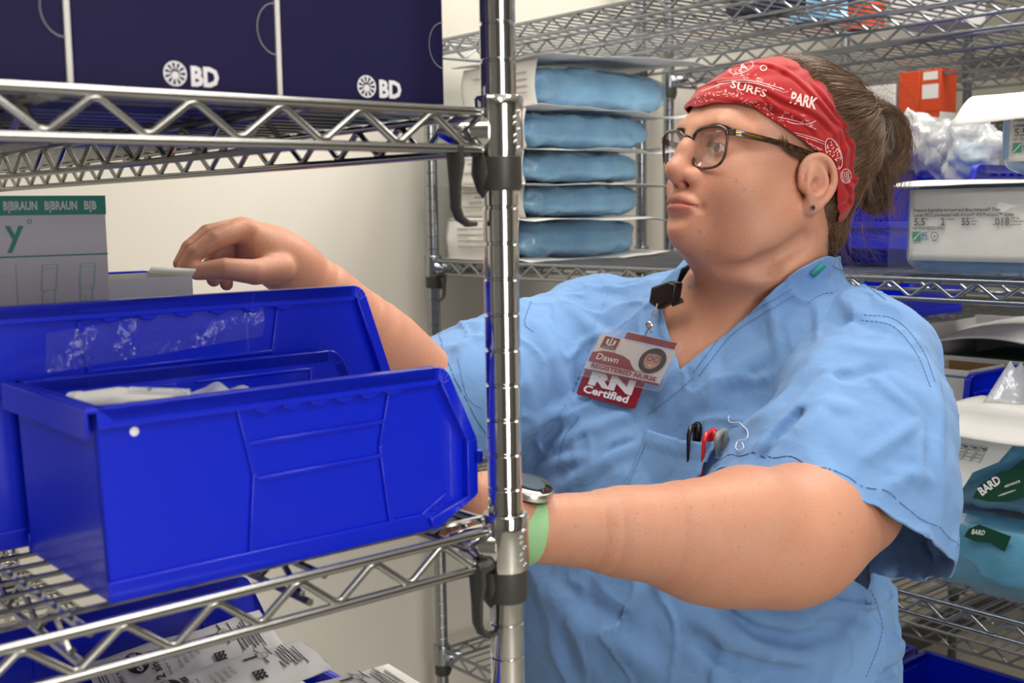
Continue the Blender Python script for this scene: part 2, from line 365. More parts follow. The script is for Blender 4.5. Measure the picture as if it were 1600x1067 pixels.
# ================================================================== blue hopper bins
def make_bin(name, label, L, Wd, H, loc, rz=0.0, group=None, ribs=True, hk=.52, slope=.022):
    """origin: bottom front centre-line edge at side y=0; x=0 front, back at x=-L; y from 0 to Wd"""
    t = empty(name, label, 'bin', loc, TH+rz, group)
    wt = .0026; g = .007   # wall, flange
    zr = H
    # side outline, the front top corner rounded
    def outline(ins):
        x1 = -slope; cx, cz, rr = x1-.014, H-.014, .014-ins if ins < .014 else .001
        pts = [(-L+ins, 0+ins), (-L-.004+ins, H-ins), ]
        for k in range(5):
            a = math.radians(90-k*17); pts.append((x1-.014+max(.002,(.014-ins))*math.cos(a), H-.014+max(.002,(.014-ins))*math.sin(a)))
        pts += [(0-ins, H*hk), (0-ins, H*.17), (-.04-ins*.4, 0+ins)]
        return pts
    out = outline(0)
    b = MB()
    for y0 in (0, Wd-wt):
        b.prism(out, y0, y0+wt, 1)
    inn = outline(.0095)
    for (lo, hi) in ((-g, wt), (Wd-wt, Wd+g)):
        # flange along top, front slant and front edge
        o2 = out[1:]; i2 = inn[1:]
        b.band(o2, i2, lo if lo < 0 else lo, hi)
    # returns of the rim: thin lip hanging from the flange
    for (lo, hi) in ((-g, -g+.002), (Wd+g-.002, Wd+g)):
        b.prism([(-L-.004, H), (-slope-.012, H), (-slope-.012, H-.0125), (-L-.004, H-.0125)], lo, hi, 1)
    # scalloped underside of the rim
    for (lo, hi) in ((-g+.001, 0), (Wd, Wd+g-.001)):
        for q in range(6):
            xc = -L*.62+q*L*.072
            b.prism([(xc-.009, H-.009), (xc+.009, H-.009), (xc+.006, H-.0145), (xc, H-.0165), (xc-.006, H-.0145)], lo, hi, 1)
    b.box((-L, 0, 0), (-.04, Wd, wt))                                   # floor
    b.prism([(-.042, 0), (0, H*.17), (-.0018, H*.17+.002), (-.043, .0028)], 0, Wd, 1)
    b.prism([(0, H*.17), (0, H*hk*.86), (-wt, H*hk*.86), (-wt, H*.17)], 0, Wd, 1)   # low front
    b.prism([(0.005, H*hk*.86), (0.005, H*hk*.86-.010), (-.004, H*hk*.86-.010), (-.004, H*hk*.86)], -g, Wd+g, 1)
    b.prism([(-L, 0), (-L-.004, H), (-L-.004+wt, H), (-L+wt, 0)], 0, Wd, 1)         # back
    b.prism([(-L-.004-g, H), (-L+.001, H), (-L+.001, H-.003), (-L-.002-g, H-.003)], -g, Wd+g, 1)
    b.prism([(-L-.004-g, H), (-L-.002-g, H), (-L-.002-g, H-.018), (-L-.004-g, H-.018)], -g, Wd+g, 1)
    # foot skirt
    for (lo, hi) in ((-.003, 0), (Wd, Wd+.003)):
        b.prism([(-L-.001, 0), (-L-.001, .013), (-.035, .013), (-.042, 0)], lo, hi, 1)
        if ribs:
            h = H*.92
            def rib(p, q, w=.0022): 
                dx, dz = q[0]-p[0], q[1]-p[1]; l = math.hypot(dx, dz); nx, nz = -dz/l*w, dx/l*w
                b.prism([(p[0]+nx,p[1]+nz),(q[0]+nx,q[1]+nz),(q[0]-nx,q[1]-nz),(p[0]-nx,p[1]-nz)], lo+.0004, hi-.0004, 1)
            xa, xb = -L*.66, -L*.28
            rib((xa-.006, h), (xa+.004, H*.53)); rib((xa+.004, H*.53), (xa-.001, .01))
            rib((xb+.006, h), (xb-.004, H*.57)); rib((xb-.004, H*.57), (xb+.003, .01))
            rib((xa+.001, H*.70), (xb, H*.71), .0014); rib((xa+.004, H*.5), (xb-.003, H*.51), .0014)
            rib((-L*.02-.02, H*.2), (-L*.02-.042, .012), .0016)
    # embossed panels on the inner faces
    for (y0, s) in ((wt, 1), (Wd-wt, -1)):
        lo, hi = sorted((y0, y0+s*.0018))
        for (xa, xb) in ((-L*.9, -L*.62), (-L*.55, -L*.2)):
            b.prism([(xa, H*.9), (xb, H*.9), (xb, H*.88), (xa, H*.88)], lo, hi, 1)
            b.prism([(xb, H*.9), (xb+.004, H*.9), (xb+.004, H*.2), (xb, H*.2)], lo, hi, 1)
    body = b.build('bin_body', M['blue_bin'], t, bevel=.0007, recalc=True, angle=30)
    return t
ZSH = 1.2435
b1 = make_bin('hopper_bin', 'small blue hopper bin nearest the camera, with a white dot on its side', .274, .140, .118, W(.518, .663, ZSH), group=None)
d = MB(); d.lathe([(.0001,0),(.0026,0),(.0028,.0004),(.0001,.0012)], 16)
dd = d.build('sticker_dot', M['text_white'], b1, loc=(-.262+.008, -.0005, .1005)); dd.rotation_euler = (math.pi/2,0,0)
b2 = make_bin('hopper_bin', 'large blue hopper bin behind the small one, white carton and reaching hand inside', .385, .42, .168, W(.552, .823, ZSH), hk=.55)
b3 = make_bin('hopper_bin', 'blue hopper bin full of white printed pouches on the shelf below', .385, .385, .165, W(.550, .66, .9455), hk=.62)
# ================================================================== implicit-surface modelling (numpy)
def V3(p): return np.array([p[0], p[1], p[2]], dtype=np.float64)
def smin(a, b, k):
    if k <= 0: return np.minimum(a, b)
    h = np.maximum(k-np.abs(a-b), 0)/k
    return np.minimum(a, b)-h*h*k*.25
def smax(a, b, k): return -smin(-a, -b, k)
class SDF:
    def __init__(s): s.n = []
    def add(s, fn, c, r, k, op=1): s.n.append((fn, V3(c), r, k, op)); return s
    def ball(s, c, r, k=.01, op=1):
        c = V3(c); return s.add(lambda p: np.linalg.norm(p-c, axis=1)-r, c, r, k, op)
    def ell(s, c, r, k=.01, op=1, R=None):
        """ellipsoid; R: rows are its axes"""
        c = V3(c); r = V3(r)
        def fn(p):
            q = p-c
            if R is not None: q = q@R.T
            k0 = np.linalg.norm(q/r, axis=1); k1 = np.linalg.norm(q/(r*r), axis=1)
            return k0*(k0-1)/np.maximum(k1, 1e-9)
        return s.add(fn, c, r.max(), k, op)
    def cone(s, a, b, ra, rb, k=.01, op=1):
        a = V3(a); b = V3(b); d = b-a; L2 = d@d
        def fn(p):
            t = np.clip((p-a)@d/L2, 0, 1)
            return np.linalg.norm(p-a-t[:, None]*d, axis=1)-(ra+(rb-ra)*t)
        return s.add(fn, (a+b)/2, math.sqrt(L2)/2+max(ra, rb), k, op)
    def chain(s, pts, rs, k=.01, op=1):
        if not isinstance(rs, (list, tuple)): rs = [rs]*len(pts)
        for i in range(len(pts)-1): s.cone(pts[i], pts[i+1], rs[i], rs[i+1], k if i == 0 else max(k*.6, .001), op)
        return s
    def tube(s, pts, rs, k=.01, sub=4, op=1):
        """smooth limb through the points, no bulging at the joints"""
        P_ = [V3(p) for p in pts]; n = len(P_); ext = [2*P_[0]-P_[1]]+P_+[2*P_[-1]-P_[-2]]; R_ = list(rs); C_, Q_ = [], []
        for i in range(n-1):
            a, b, c, d = ext[i:i+4]
            for j in range(sub):
                t = j/sub; C_.append(.5*((2*b)+(c-a)*t+(2*a-5*b+4*c-d)*t*t+(3*b-a-3*c+d)*t**3)); u_ = t*t*(3-2*t); Q_.append(R_[i]*(1-u_)+R_[i+1]*u_)
        C_.append(P_[-1]); Q_.append(R_[-1])
        A = np.array(C_[:-1]); D = np.array(C_[1:])-A; L2 = (D*D).sum(1); q0 = np.array(Q_[:-1]); q1 = np.array(Q_[1:])
        def fn(p):
            best = np.full(len(p), 9.0)
            for a_, d_, l_, x0, x1 in zip(A, D, L2, q0, q1):
                t = np.clip((p-a_)@d_/l_, 0, 1); best = np.minimum(best, np.linalg.norm(p-a_-t[:, None]*d_, axis=1)-(x0+(x1-x0)*t))
            return best
        c = np.array(C_).mean(0); r = max(np.linalg.norm(np.array(C_)-c, axis=1))+max(Q_)
        return s.add(fn, c, r, k, op)
    def union(s, other, k, c=None, r=None):
        def fn(p): return other.eval(p)
        if c is None:
            cs = np.array([n[1] for n in other.n]); c = (cs.min(0)+cs.max(0))/2
            r = max(np.linalg.norm(n[1]-c)+n[2] for n in other.n)
        return s.add(fn, c, r, k, 1)
    def eval(s, p, idx=None):
        d = np.full(len(p), 1.0)
        for i in (range(len(s.n)) if idx is None else idx):
            fn, c, r, k, op = s.n[i]
            if op > 0: d = smin(d, fn(p), k)
            else: d = smax(d, -fn(p), k)
        return d
def surface(sdf, h, lo, hi, post=None, B=16, margin=.014):
    """naive surface nets over sparse blocks; returns verts, quads"""
    lo = V3(lo); hi = V3(hi); nb = np.ceil((hi-lo)/(h*B)).astype(int); N = nb*B+2
    gx, gy, gz = np.meshgrid(*[np.arange(n) for n in nb], indexing='ij')
    bl = np.stack([gx.ravel(), gy.ravel(), gz.ravel()], 1)
    bc = lo+(bl+.5)*B*h; R = B*h*.5*math.sqrt(3)
    d = np.concatenate([sdf.eval(bc[i:i+50000]) for i in range(0, len(bc), 50000)])
    if post is not None: d = post(bc, d)
    act = np.abs(d) < R*1.35+margin
    bl = bl[act]; bc = bc[act]
    C = np.array([n[1] for n in sdf.n]); RR = np.array([n[2]+n[3] for n in sdf.n])
    g = np.arange(B+1); X, Y, Z = np.meshgrid(g, g, g, indexing='ij'); G = np.stack([X.ravel(), Y.ravel(), Z.ravel()], 1)
    keyf = lambda c: (c[:, 0]+1)+(c[:, 1]+1)*(N[0]+2)+(c[:, 2]+1)*(N[0]+2)*(N[1]+2)
    vk, vp, quads = [], [], []
    corners = np.array([(i, j, k) for i in (0, 1) for j in (0, 1) for k in (0, 1)])
    edges = [(a, b) for a in range(8) for b in range(a+1, 8) if np.abs(corners[a]-corners[b]).sum() == 1]
    for b, c in zip(bl, bc):
        idx = np.nonzero(np.linalg.norm(C-c, axis=1)-RR < R+.035)[0]
        if len(idx) == 0: continue
        base = b*B; p = lo+(G+base)*h
        f = sdf.eval(p, idx)
        if post is not None: f = post(p, f)
        if f.min() > 0 or f.max() < 0: continue
        f = f.reshape(B+1, B+1, B+1); s = f < 0
        cv = [f[i:B+i, j:B+j, k:B+k].ravel() for i, j, k in corners]
        cs = np.array([v < 0 for v in cv]); m = cs.any(0) & ~cs.all(0)
        ci = np.nonzero(m)[0]
        if len(ci):
            cell = np.stack(np.unravel_index(ci, (B, B, B)), 1)
            acc = np.zeros((len(ci), 3)); cnt = np.zeros(len(ci))
            vals = [v[ci] for v in cv]
            for a, e in edges:
                va, ve = vals[a], vals[e]; mm = (va < 0) != (ve < 0)
                t = np.where(mm, va/np.where(mm, va-ve, 1), 0)
                pt = corners[a]+t[:, None]*(corners[e]-corners[a])
                acc += pt*mm[:, None]; cnt += mm
            vp.append(lo+(cell+base+acc/cnt[:, None])*h); vk.append(keyf(cell+base))
        for ax in range(3):
            sl0 = s[:B, :B, :B]; sh = [slice(0, B)]*3; sh[ax] = slice(1, B+1); sl1 = s[tuple(sh)]
            e = np.argwhere(sl0 != sl1)
            if len(e) == 0: continue
            flip = sl0[e[:, 0], e[:, 1], e[:, 2]]
            u, w = (ax+1) % 3, (ax+2) % 3
            eu = np.zeros(3, int); eu[u] = 1; ew = np.zeros(3, int); ew[w] = 1; e = e+base
            q = np.stack([keyf(e-eu-ew), keyf(e-ew), keyf(e), keyf(e-eu)], 1)
            q[~flip] = q[~flip][:, ::-1]; quads.append(q)
    vk = np.concatenate(vk); vp = np.concatenate(vp); q = np.concatenate(quads)
    o = np.argsort(vk); vk = vk[o]; vp = vp[o]
    pos = np.searchsorted(vk, q); pos = np.minimum(pos, len(vk)-1); ok = (vk[pos] == q).all(1)
    return vp, pos[ok]
def vnoise(p, seed=0):
    """smooth 3D value noise in [-1,1]"""
    i = np.floor(p).astype(np.int64); f = p-i; f = f*f*(3-2*f); out = 0
    for dx in (0, 1):
        for dy in (0, 1):
            for dz in (0, 1):
                n = (i[:, 0]+dx)*374761393+(i[:, 1]+dy)*668265263+(i[:, 2]+dz)*2147483647+seed*1274126177
                n = (n ^ (n >> 13))*1274126177; n = (n ^ (n >> 16)) & 0xffff
                w = (f[:, 0] if dx else 1-f[:, 0])*(f[:, 1] if dy else 1-f[:, 1])*(f[:, 2] if dz else 1-f[:, 2])
                out = out+w*(n/32767.5-1)
    return out
def fbm(p, seed=0, oc=3):
    return sum(vnoise(p*(2.03**k), seed+k)/(2**k) for k in range(oc))
def clip_mesh(v, tris, s):
    """keep the part of a triangle mesh where s<0, cutting edges at s=0"""
    v = [v]; n0 = len(v[0]); base = n0; out = []; S_ = s
    ins = S_ < 0; t = tris; c = ins[t].sum(1)
    out.append(t[c == 3]); cache = {}
    newv = []; 
    def cut(a, b):
        nonlocal base
        k = (a, b) if a < b else (b, a)
        if k not in cache:
            ta = S_[a]/(S_[a]-S_[b]); newv.append(v[0][a]+(v[0][b]-v[0][a])*ta); cache[k] = base; base += 1
        return cache[k]
    ex = []
    for tr in t[(c == 1) | (c == 2)]:
        k = [int(x) for x in tr]; i = [bool(ins[x]) for x in k]
        if sum(i) == 1:
            j = i.index(True); a, b, d = k[j], k[(j+1) % 3], k[(j+2) % 3]
            ex.append((a, cut(a, b), cut(a, d)))
        else:
            j = i.index(False); a, b, d = k[j], k[(j+1) % 3], k[(j+2) % 3]
            x, y = cut(a, b), cut(a, d); ex.append((x, b, d)); ex.append((x, d, y))
    if newv: v.append(np.array(newv))
    if ex: out.append(np.array(ex))
    v = np.concatenate(v); f = np.concatenate(out)
    used = np.unique(f); mp = np.full(len(v), -1); mp[used] = np.arange(len(used))
    return v[used], mp[f]
def tri(q): return np.concatenate([q[:, [0, 1, 2]], q[:, [0, 2, 3]]])
def np_mesh(name, v, f, mats, parent=None, smooth=True, tint=None):
    me = bpy.data.meshes.new(name); n = f.shape[1]
    me.vertices.add(len(v)); me.vertices.foreach_set('co', np.asarray(v, np.float32).ravel())
    me.loops.add(f.size); me.loops.foreach_set('vertex_index', f.ravel().astype(np.int32))
    me.polygons.add(len(f)); me.polygons.foreach_set('loop_start', np.arange(0, f.size, n, dtype=np.int32))
    me.update(calc_edges=True); me.validate()
    if smooth: me.polygons.foreach_set('use_smooth', np.ones(len(me.polygons), bool))
    for m in (mats if isinstance(mats, (list, tuple)) else [mats]): me.materials.append(m)
    if tint is not None:
        at = me.color_attributes.new('tint', 'FLOAT_COLOR', 'POINT')
        at.data.foreach_set('color', np.concatenate([tint, np.ones((len(tint), 1))], 1).astype(np.float32).ravel())
    o = bpy.data.objects.new(name, me); COL.objects.link(o)
    if parent: o.parent = parent
    return o
def np_strands(name, paths, r, m, parent, taper=.35):
    """many fine hairs: paths (n,k,3) as three-sided tubes"""
    paths = np.asarray(paths); n, k, _ = paths.shape
    t = np.gradient(paths, axis=1); t /= np.linalg.norm(t, axis=2, keepdims=True)+1e-9
    up = np.zeros_like(t); up[..., 2] = 1; up[..., 0] = .3
    a = np.cross(t, up); a /= np.linalg.norm(a, axis=2, keepdims=True)+1e-9; b = np.cross(t, a)
    rr = np.asarray(r).reshape(-1, 1, 1)*(np.linspace(1, taper, k)[None, :, None])
    vs = np.stack([paths+(a*math.cos(x)+b*math.sin(x))*rr for x in (0, 2.094, 4.189)], 2)
    idx = np.arange(n*k*3).reshape(n, k, 3)
    q = [np.stack([idx[:, :-1, j], idx[:, 1:, j], idx[:, 1:, (j+1) % 3], idx[:, :-1, (j+1) % 3]], -1).reshape(-1, 4) for j in range(3)]
    return np_mesh(name, vs.reshape(-1, 3), np.concatenate(q), m, parent)

# ================================================================== the nurse
# head frame: origin at the ear canals' midpoint, x towards the face, y towards her left ear, z up
PSI = math.radians(27); TAU = math.radians(5)
_f = Vector((-math.cos(PSI), -math.sin(PSI), 0)); HL = Vector((math.sin(PSI), -math.cos(PSI), 0)); _u = Vector((0,0,1))
HF = _f*math.cos(TAU)+_u*math.sin(TAU); HU = _u*math.cos(TAU)-_f*math.sin(TAU)
HO = P(1262, 292, 1.275)-HL*.078
HM = np.array([V3(HF), V3(HL), V3(HU)])          # rows: axes
def H(x, y, z): return HO+HF*x+HL*y+HU*z
def toH(p): return (p-V3(HO))@HM.T
def fromH(p): return p@HM+V3(HO)
# body frame
_a = P(1385, 565, 1.30); _b = P(930, 495, 1.55); BO = (_a+_b)/2; BS = (_a-_b); BS.z = 0; BS.normalize(); BN = Vector((BS.y, -BS.x, 0))   # BN: the way the chest faces
if BN.y > 0: BN = -BN
SHL = P(1352, 565, 1.30); SHR = P(935, 512, 1.55)
BM = np.array([V3(BN), V3(BS), (0,0,1.)])
def Bp(n, s, z): return Vector((BO.x, BO.y, 0))+BN*n+BS*s+Vector((0,0,z))

body = SDF()
E = lambda c, r, k=.012, op=1: body.ell(H(*c), r, k, op, HM)
def E2(c, r, k=.012, op=1):
    for s in (1, -1): E((c[0], c[1]*s, c[2]), r, k, op)
def B2(c, r, k=.01, op=1):
    for s in (1, -1): body.ball(H(c[0], c[1]*s, c[2]), r, k, op)
def C2(pts, rs, k=.008, op=1, both=(1, -1)):
    for s in both: body.chain([H(p[0], p[1]*s, p[2]) for p in pts], rs, k, op)
# torso under the clothes and neck
body.ell(Bp(-.02, 0, 1.16), (.12, .165, .17), .03, 1, BM)
body.cone(Bp(-.03, -.12, 1.315), Bp(-.03, .10, 1.315), .045, .045, .05)
body.cone(H(-.012, 0, -.04), Bp(-.01, .02, 1.34), .070, .080, .03)
body.ell(Bp(.03, 0.0, 1.26), (.10, .15, .10), .06, 1, BM)
# skull and face
E((-.010, 0, .05), (.0965, .0765, .092), .02)
E((.040, 0, .012), (.061, .066, .072), .03)
E((.056, 0, -.030), (.060, .050, .043), .03)
E2((.022, .038, -.040), (.055, .036, .042), .03)
E((.030, 0, -.070), (.056, .054, .028), .03)
E((.004, 0, -.085), (.066, .066, .035), .04)
body.ball(H(.0985, 0, -.055), .0235, .022)
E2((.066, .037, -.003), (.033, .031, .030), .02)
E((.018, 0, .074), (.069, .066, .044), .03)
C2([(.092, .012, .058), (.086, .034, .060), (.066, .056, .052)], [.008, .009, .009], .018)
C2([(-.005, .072, -.058), (.035, .064, -.088), (.075, .036, -.100)], [.004, .005, .004], .030, -1)
# eye sockets
E2((.109, .033, .0385), (.020, .019, .0125), .016, -1)
# nose
body.chain([H(.097, 0, .056), H(.110, 0, .034), H(.1205, 0, .012)], [.0075, .0090, .0105], .014)
body.ball(H(.1215, 0, .0095), .0110, .010)
E2((.1030, .0145, .004), (.0150, .0083, .0095), .009)
body.cone(H(.121, 0, .004), H(.108, 0, -.007), .0050, .006, .006)
C2([(.116, .0072, -.0040), (.106, .0095, -.0045)], [.0028, .0038], .003, -1)
# lids around the eyeballs
B2((.0805, .0325, .0365), .0148, .007)
C2([(.0955, .0215, .0345), (.0985, .0290, .0385), (.0965, .0375, .0380), (.0905, .0440, .0345), (.0965, .0370, .0335), (.0985, .0290, .0335), (.0955, .0215, .0345)], [.0018, .0030, .0030, .0018, .0026, .0026, .0018], .002, -1)
E2((.0960, .0325, .0360), (.0085, .0118, .0044), .0015, -1)
C2([(.094, .018, .0435), (.0975, .028, .0465), (.0950, .040, .0455), (.087, .049, .0395)], [.0008, .0011, .0011, .0008], .004, -1)
C2([(.0955, .022, .028), (.0965, .032, .0255), (.092, .043, .0285)], [.0008, .0010, .0008], .007, -1)
# mouth
C2([(.1175, 0, -.0205), (.1165, .008, -.0197), (.1130, .0175, -.0232), (.1062, .0265, -.0288)], [.0044, .0046, .0038, .0026], .009)
C2([(.1160, 0, -.0318), (.1147, .010, -.0318), (.1106, .0185, -.0308), (.1052, .0260, -.0292)], [.0054, .0052, .0042, .0028], .009)
C2([(.1240, 0, -.0262), (.1222, .009, -.0256), (.1175, .0185, -.0272), (.1105, .0275, -.0298)], [.0011, .0011, .0010, .0012], .0025, -1)
B2((.1075, .0300, -.0305), .0022, .008, -1)
C2([(.1285, .0, -.0435), (.1220, .014, -.0425)], [.003, .002], .012, -1)
# ears
for s in (1, -1):
    e = SDF(); q = lambda a, y, z: H(a, y*s, z)
    R_ = np.array([V3(HF+HL*(.32*s)).copy(), V3(HL*s-HF*.32), V3(HU)]); R_ /= np.linalg.norm(R_, axis=1)[:, None]
    e.ell(q(-.010, .0805, .006), (.0215, .0078, .0300), .004, 1, R_)
    e.ell(q(-.0125, .0935, .012), (.0135, .0062, .0170), .006, -1, R_)
    hx = [(.0105,.0785,.000), (.0125,.0795,.010), (.0115,.0805,.021), (.006,.0820,.0295), (-.0025,.0835,.0335), (-.0115,.0850,.0335), (-.0195,.0865,.0290), (-.0250,.0875,.0215), (-.0278,.0880,.0120), (-.0275,.0880,.0030), (-.0245,.0870,-.0055), (-.0195,.0855,-.0130), (-.0130,.0840,-.0190)]
    e.tube([q(*t) for t in hx], [.0030,.0034,.0038,.0041,.0042,.0042,.0042,.0042,.0042,.0041,.0041,.0042,.0048], .004)
    e.ell(q(-.0035, .0810, -.0215), (.0100, .0045, .0095), .008)
    e.tube([q(-.003, .0835, .0245), q(-.0115, .0855, .0195), q(-.0165, .0865, .0110), q(-.0170, .0865, .0020), q(-.0125, .0860, -.0060), q(-.0045, .0845, -.0105)], [.0026, .0034, .0038, .0038, .0038, .0036], .004)
    e.ell(q(-.0045, .0900, .0015), (.0085, .0095, .0085), .004, -1, R_)
    e.ell(q(.0080, .0815, -.0010), (.0045, .0042, .0065), .004)
    body.union(e, .004)
# near (left) arm
arm = [SHL, P(1345, 650, 1.25), P(1305, 745, 1.175), P(1240, 832, 1.10), P(1120, 842, 1.06), P(1000, 832, 1.03), P(905, 828, 1.01), P(845, 826, .995)]
body.tube(arm, [.060, .058, .058, .054, .0535, .0425, .0325, .0275], .03)
body.ball(P(1250, 850, 1.09), .046, .04)
body.ell(P(1150, 868, 1.055), (.06, .03, .038), .04)
body.cone(P(1330, 790, 1.15), P(1230, 860, 1.085), .05, .042, .03)
body.cone(P(1180, 800, 1.055), P(1080, 812, 1.035), .030, .022, .03)
body.cone(P(1160, 795, 1.085), P(1222, 806, 1.105), .036, .038, .03)
# near hand, closed on the bin's front edge behind the post
hl = SDF()
hl.chain([P(845, 826, .995), P(800, 815, .985), P(768, 800, .975)], [.0265, .0275, .026], .012)
hl.ell(P(762, 806, .975), (.030, .020, .036), .02, 1, np.array([V3(C_RT), V3(C_FW), V3(C_UP)]))
for j, (dy, dd) in enumerate(((-26, -.006), (-8, .004), (12, .010), (30, .012))):
    f_ = SDF(); f_.chain([P(756, 800+dy, .972+dd), P(712, 795+dy, .975+dd), P(694, 806+dy, 1.0+dd), P(700, 818+dy, 1.012+dd)], [.0098, .0092, .0084, .0074], .002)
    hl.union(f_, .006)
f_ = SDF(); f_.chain([P(790, 835, .965), P(752, 850, .955), P(722, 853, .955), P(704, 850, .96)], [.013, .0115, .0098, .008], .002); hl.union(f_, .010)
body.union(hl, .012)
# far (right) arm
body.tube([SHR, P(815, 560, 1.47), P(690, 612, 1.385), P(600, 548, 1.31), P(520, 472, 1.24), P(462, 420, 1.20)], [.060, .055, .050, .0475, .0350, .0270], .03)
# far hand pinching the white paper
hr = SDF()
hr.chain([P(462, 420, 1.20), P(425, 398, 1.18)], [.0270, .0262], .012)
hr.cone(P(440, 398, 1.185), P(385, 364, 1.165), .0225, .0150, .016)
hr.cone(P(440, 420, 1.19), P(395, 395, 1.185), .0215, .0150, .016)
for pts, rs in (
    ([P(384, 358, 1.155), P(336, 375, 1.135), P(305, 396, 1.125), P(286, 421, 1.122)], [.0110, .0098, .0086, .0072]),
    ([P(376, 356, 1.170), P(325, 366, 1.155), P(297, 388, 1.142), P(282, 412, 1.135)], [.0112, .0098, .0086, .0072]),
    ([P(384, 372, 1.185), P(345, 388, 1.178), P(330, 414, 1.172), P(334, 437, 1.170)], [.0106, .0094, .0084, .0072]),
    ([P(400, 388, 1.195), P(368, 402, 1.190), P(352, 424, 1.186), P(354, 444, 1.184)], [.0098, .0084, .0076, .0066]),
    ([P(438, 420, 1.160), P(398, 425, 1.135), P(352, 420, 1.122), P(308, 424, 1.118)], [.0150, .0125, .0105, .0085])):
    f_ = SDF(); f_.chain(pts, rs, .002); hr.union(f_, .006)
body.union(hr, .012)
def body_post(p, d):
    q = p[:, 2]
    return np.maximum(d, 1.06-q+1e-4*0) if False else d
NFAST = False
bv, bf = surface(body, .0016, (-.38, .85, 1.0), (.62, 1.75, 1.72), body_post)
# skin colouring: lips, brows' root, flush of cheeks, nose, ear, knuckles
hp = toH(bv); x, y, z = hp[:, 0], hp[:, 1], hp[:, 2]; ay = np.abs(y)
def gs(cx, cy, cz, r, rz=None): return np.exp(-(((x-cx)/r)**2+((ay-cy)/r)**2+((z-cz)/(rz or r))**2))
base = np.array([.50, .252, .162]); tint = np.tile(base, (len(bv), 1))
def mix(w, c): 
    global tint
    w = np.clip(w, 0, 1)[:, None]; tint = tint*(1-w)+np.array(c)*w
mix(.55*gs(.1, .03, -.0, .028), (.66, .30, .22)); mix(.65*gs(.122, 0, .008, .015), (.66, .27, .20))
mix(.5*gs(.118, 0, -.055, .02), (.62, .29, .21)); mix(.35*gs(-.01, .085, .0, .03), (.68, .32, .24))
zc = np.where(ay < .027, -.0262+.0*ay-.12*np.maximum(ay-.012, 0), -1)
up_h = .0075*np.sqrt(np.clip(1-(ay/.0275)**2, 0, 1))*(1-.18*np.exp(-(ay/.004)**2)); lo_h = .0105*np.sqrt(np.clip(1-(ay/.0265)**2, 0, 1))
lip = (x > .098) & (ay < .0275)
e_ = np.where(z > zc, (zc+up_h-z)/.0018, (z-(zc-lo_h))/.0018)
mix(np.where(lip, np.clip(e_, 0, 1), 0)*.8, (.50, .155, .13))
mix(np.where(lip, np.exp(-((z-zc)/.0011)**2), 0)*.7, (.24, .06, .05))  # darker along the mouth line
nst = np.exp(-(((x-.1135)/.005)**2+((ay-.0076)/.0035)**2+((z+.0035)/.0028)**2)); mix(nst*.8, (.2, .06, .04))  # darker in the nostrils
brow = np.exp(-((z-(.0565+.16*(ay-.02)*(ay < .038)-.3*np.maximum(ay-.038, 0)))/.0028)**2)*(x > .05)*np.clip((ay-.010)/.006, 0, 1)*np.clip((.056-ay)/.012, 0, 1)
mix(brow*.55, (.20, .12, .075))
mix(.5*np.exp(-((z-.0385)/.0012)**2)*(np.abs(ay-.032) < .012)*(x > .085), (.18, .09, .06))
for px_, py_, d_, r_, c_ in ((1163, 296, 1.24, .0016, (.36,.10,.08)), (1093, 362, 1.25, .0022, (.42,.13,.11)), (1105, 392, 1.27, .0012, (.30,.10,.07)), (1116, 352, 1.25, .0010, (.25,.12,.09)), (1207, 405, 1.30, .0012, (.32,.13,.10)), (1076, 449, 1.33, .0012, (.10,.05,.04)), (1312, 802, 1.10, .0011, (.20,.10,.07)), (1150, 282, 1.24, .0010, (.34,.14,.10)), (1090, 324, 1.23, .0009, (.16,.08,.06))):
    r0 = V3(C_FW + C_RT*((px_-800)/F_PX) - C_UP*((py_-533.5)/F_PX)); r0 = r0/np.linalg.norm(r0); w_ = bv-V3(CAM_LOC); al = w_@r0; dd_ = np.linalg.norm(w_-al[:, None]*r0, axis=1)
    mix(.8*np.exp(-(dd_/r_)**2)*(np.abs(al-d_) < .12), c_)
arm_flush = vnoise(bv*26, 3)*.5+.5; tint = tint*(1-.06*arm_flush[:, None]*np.array([.3, 1, 1]))

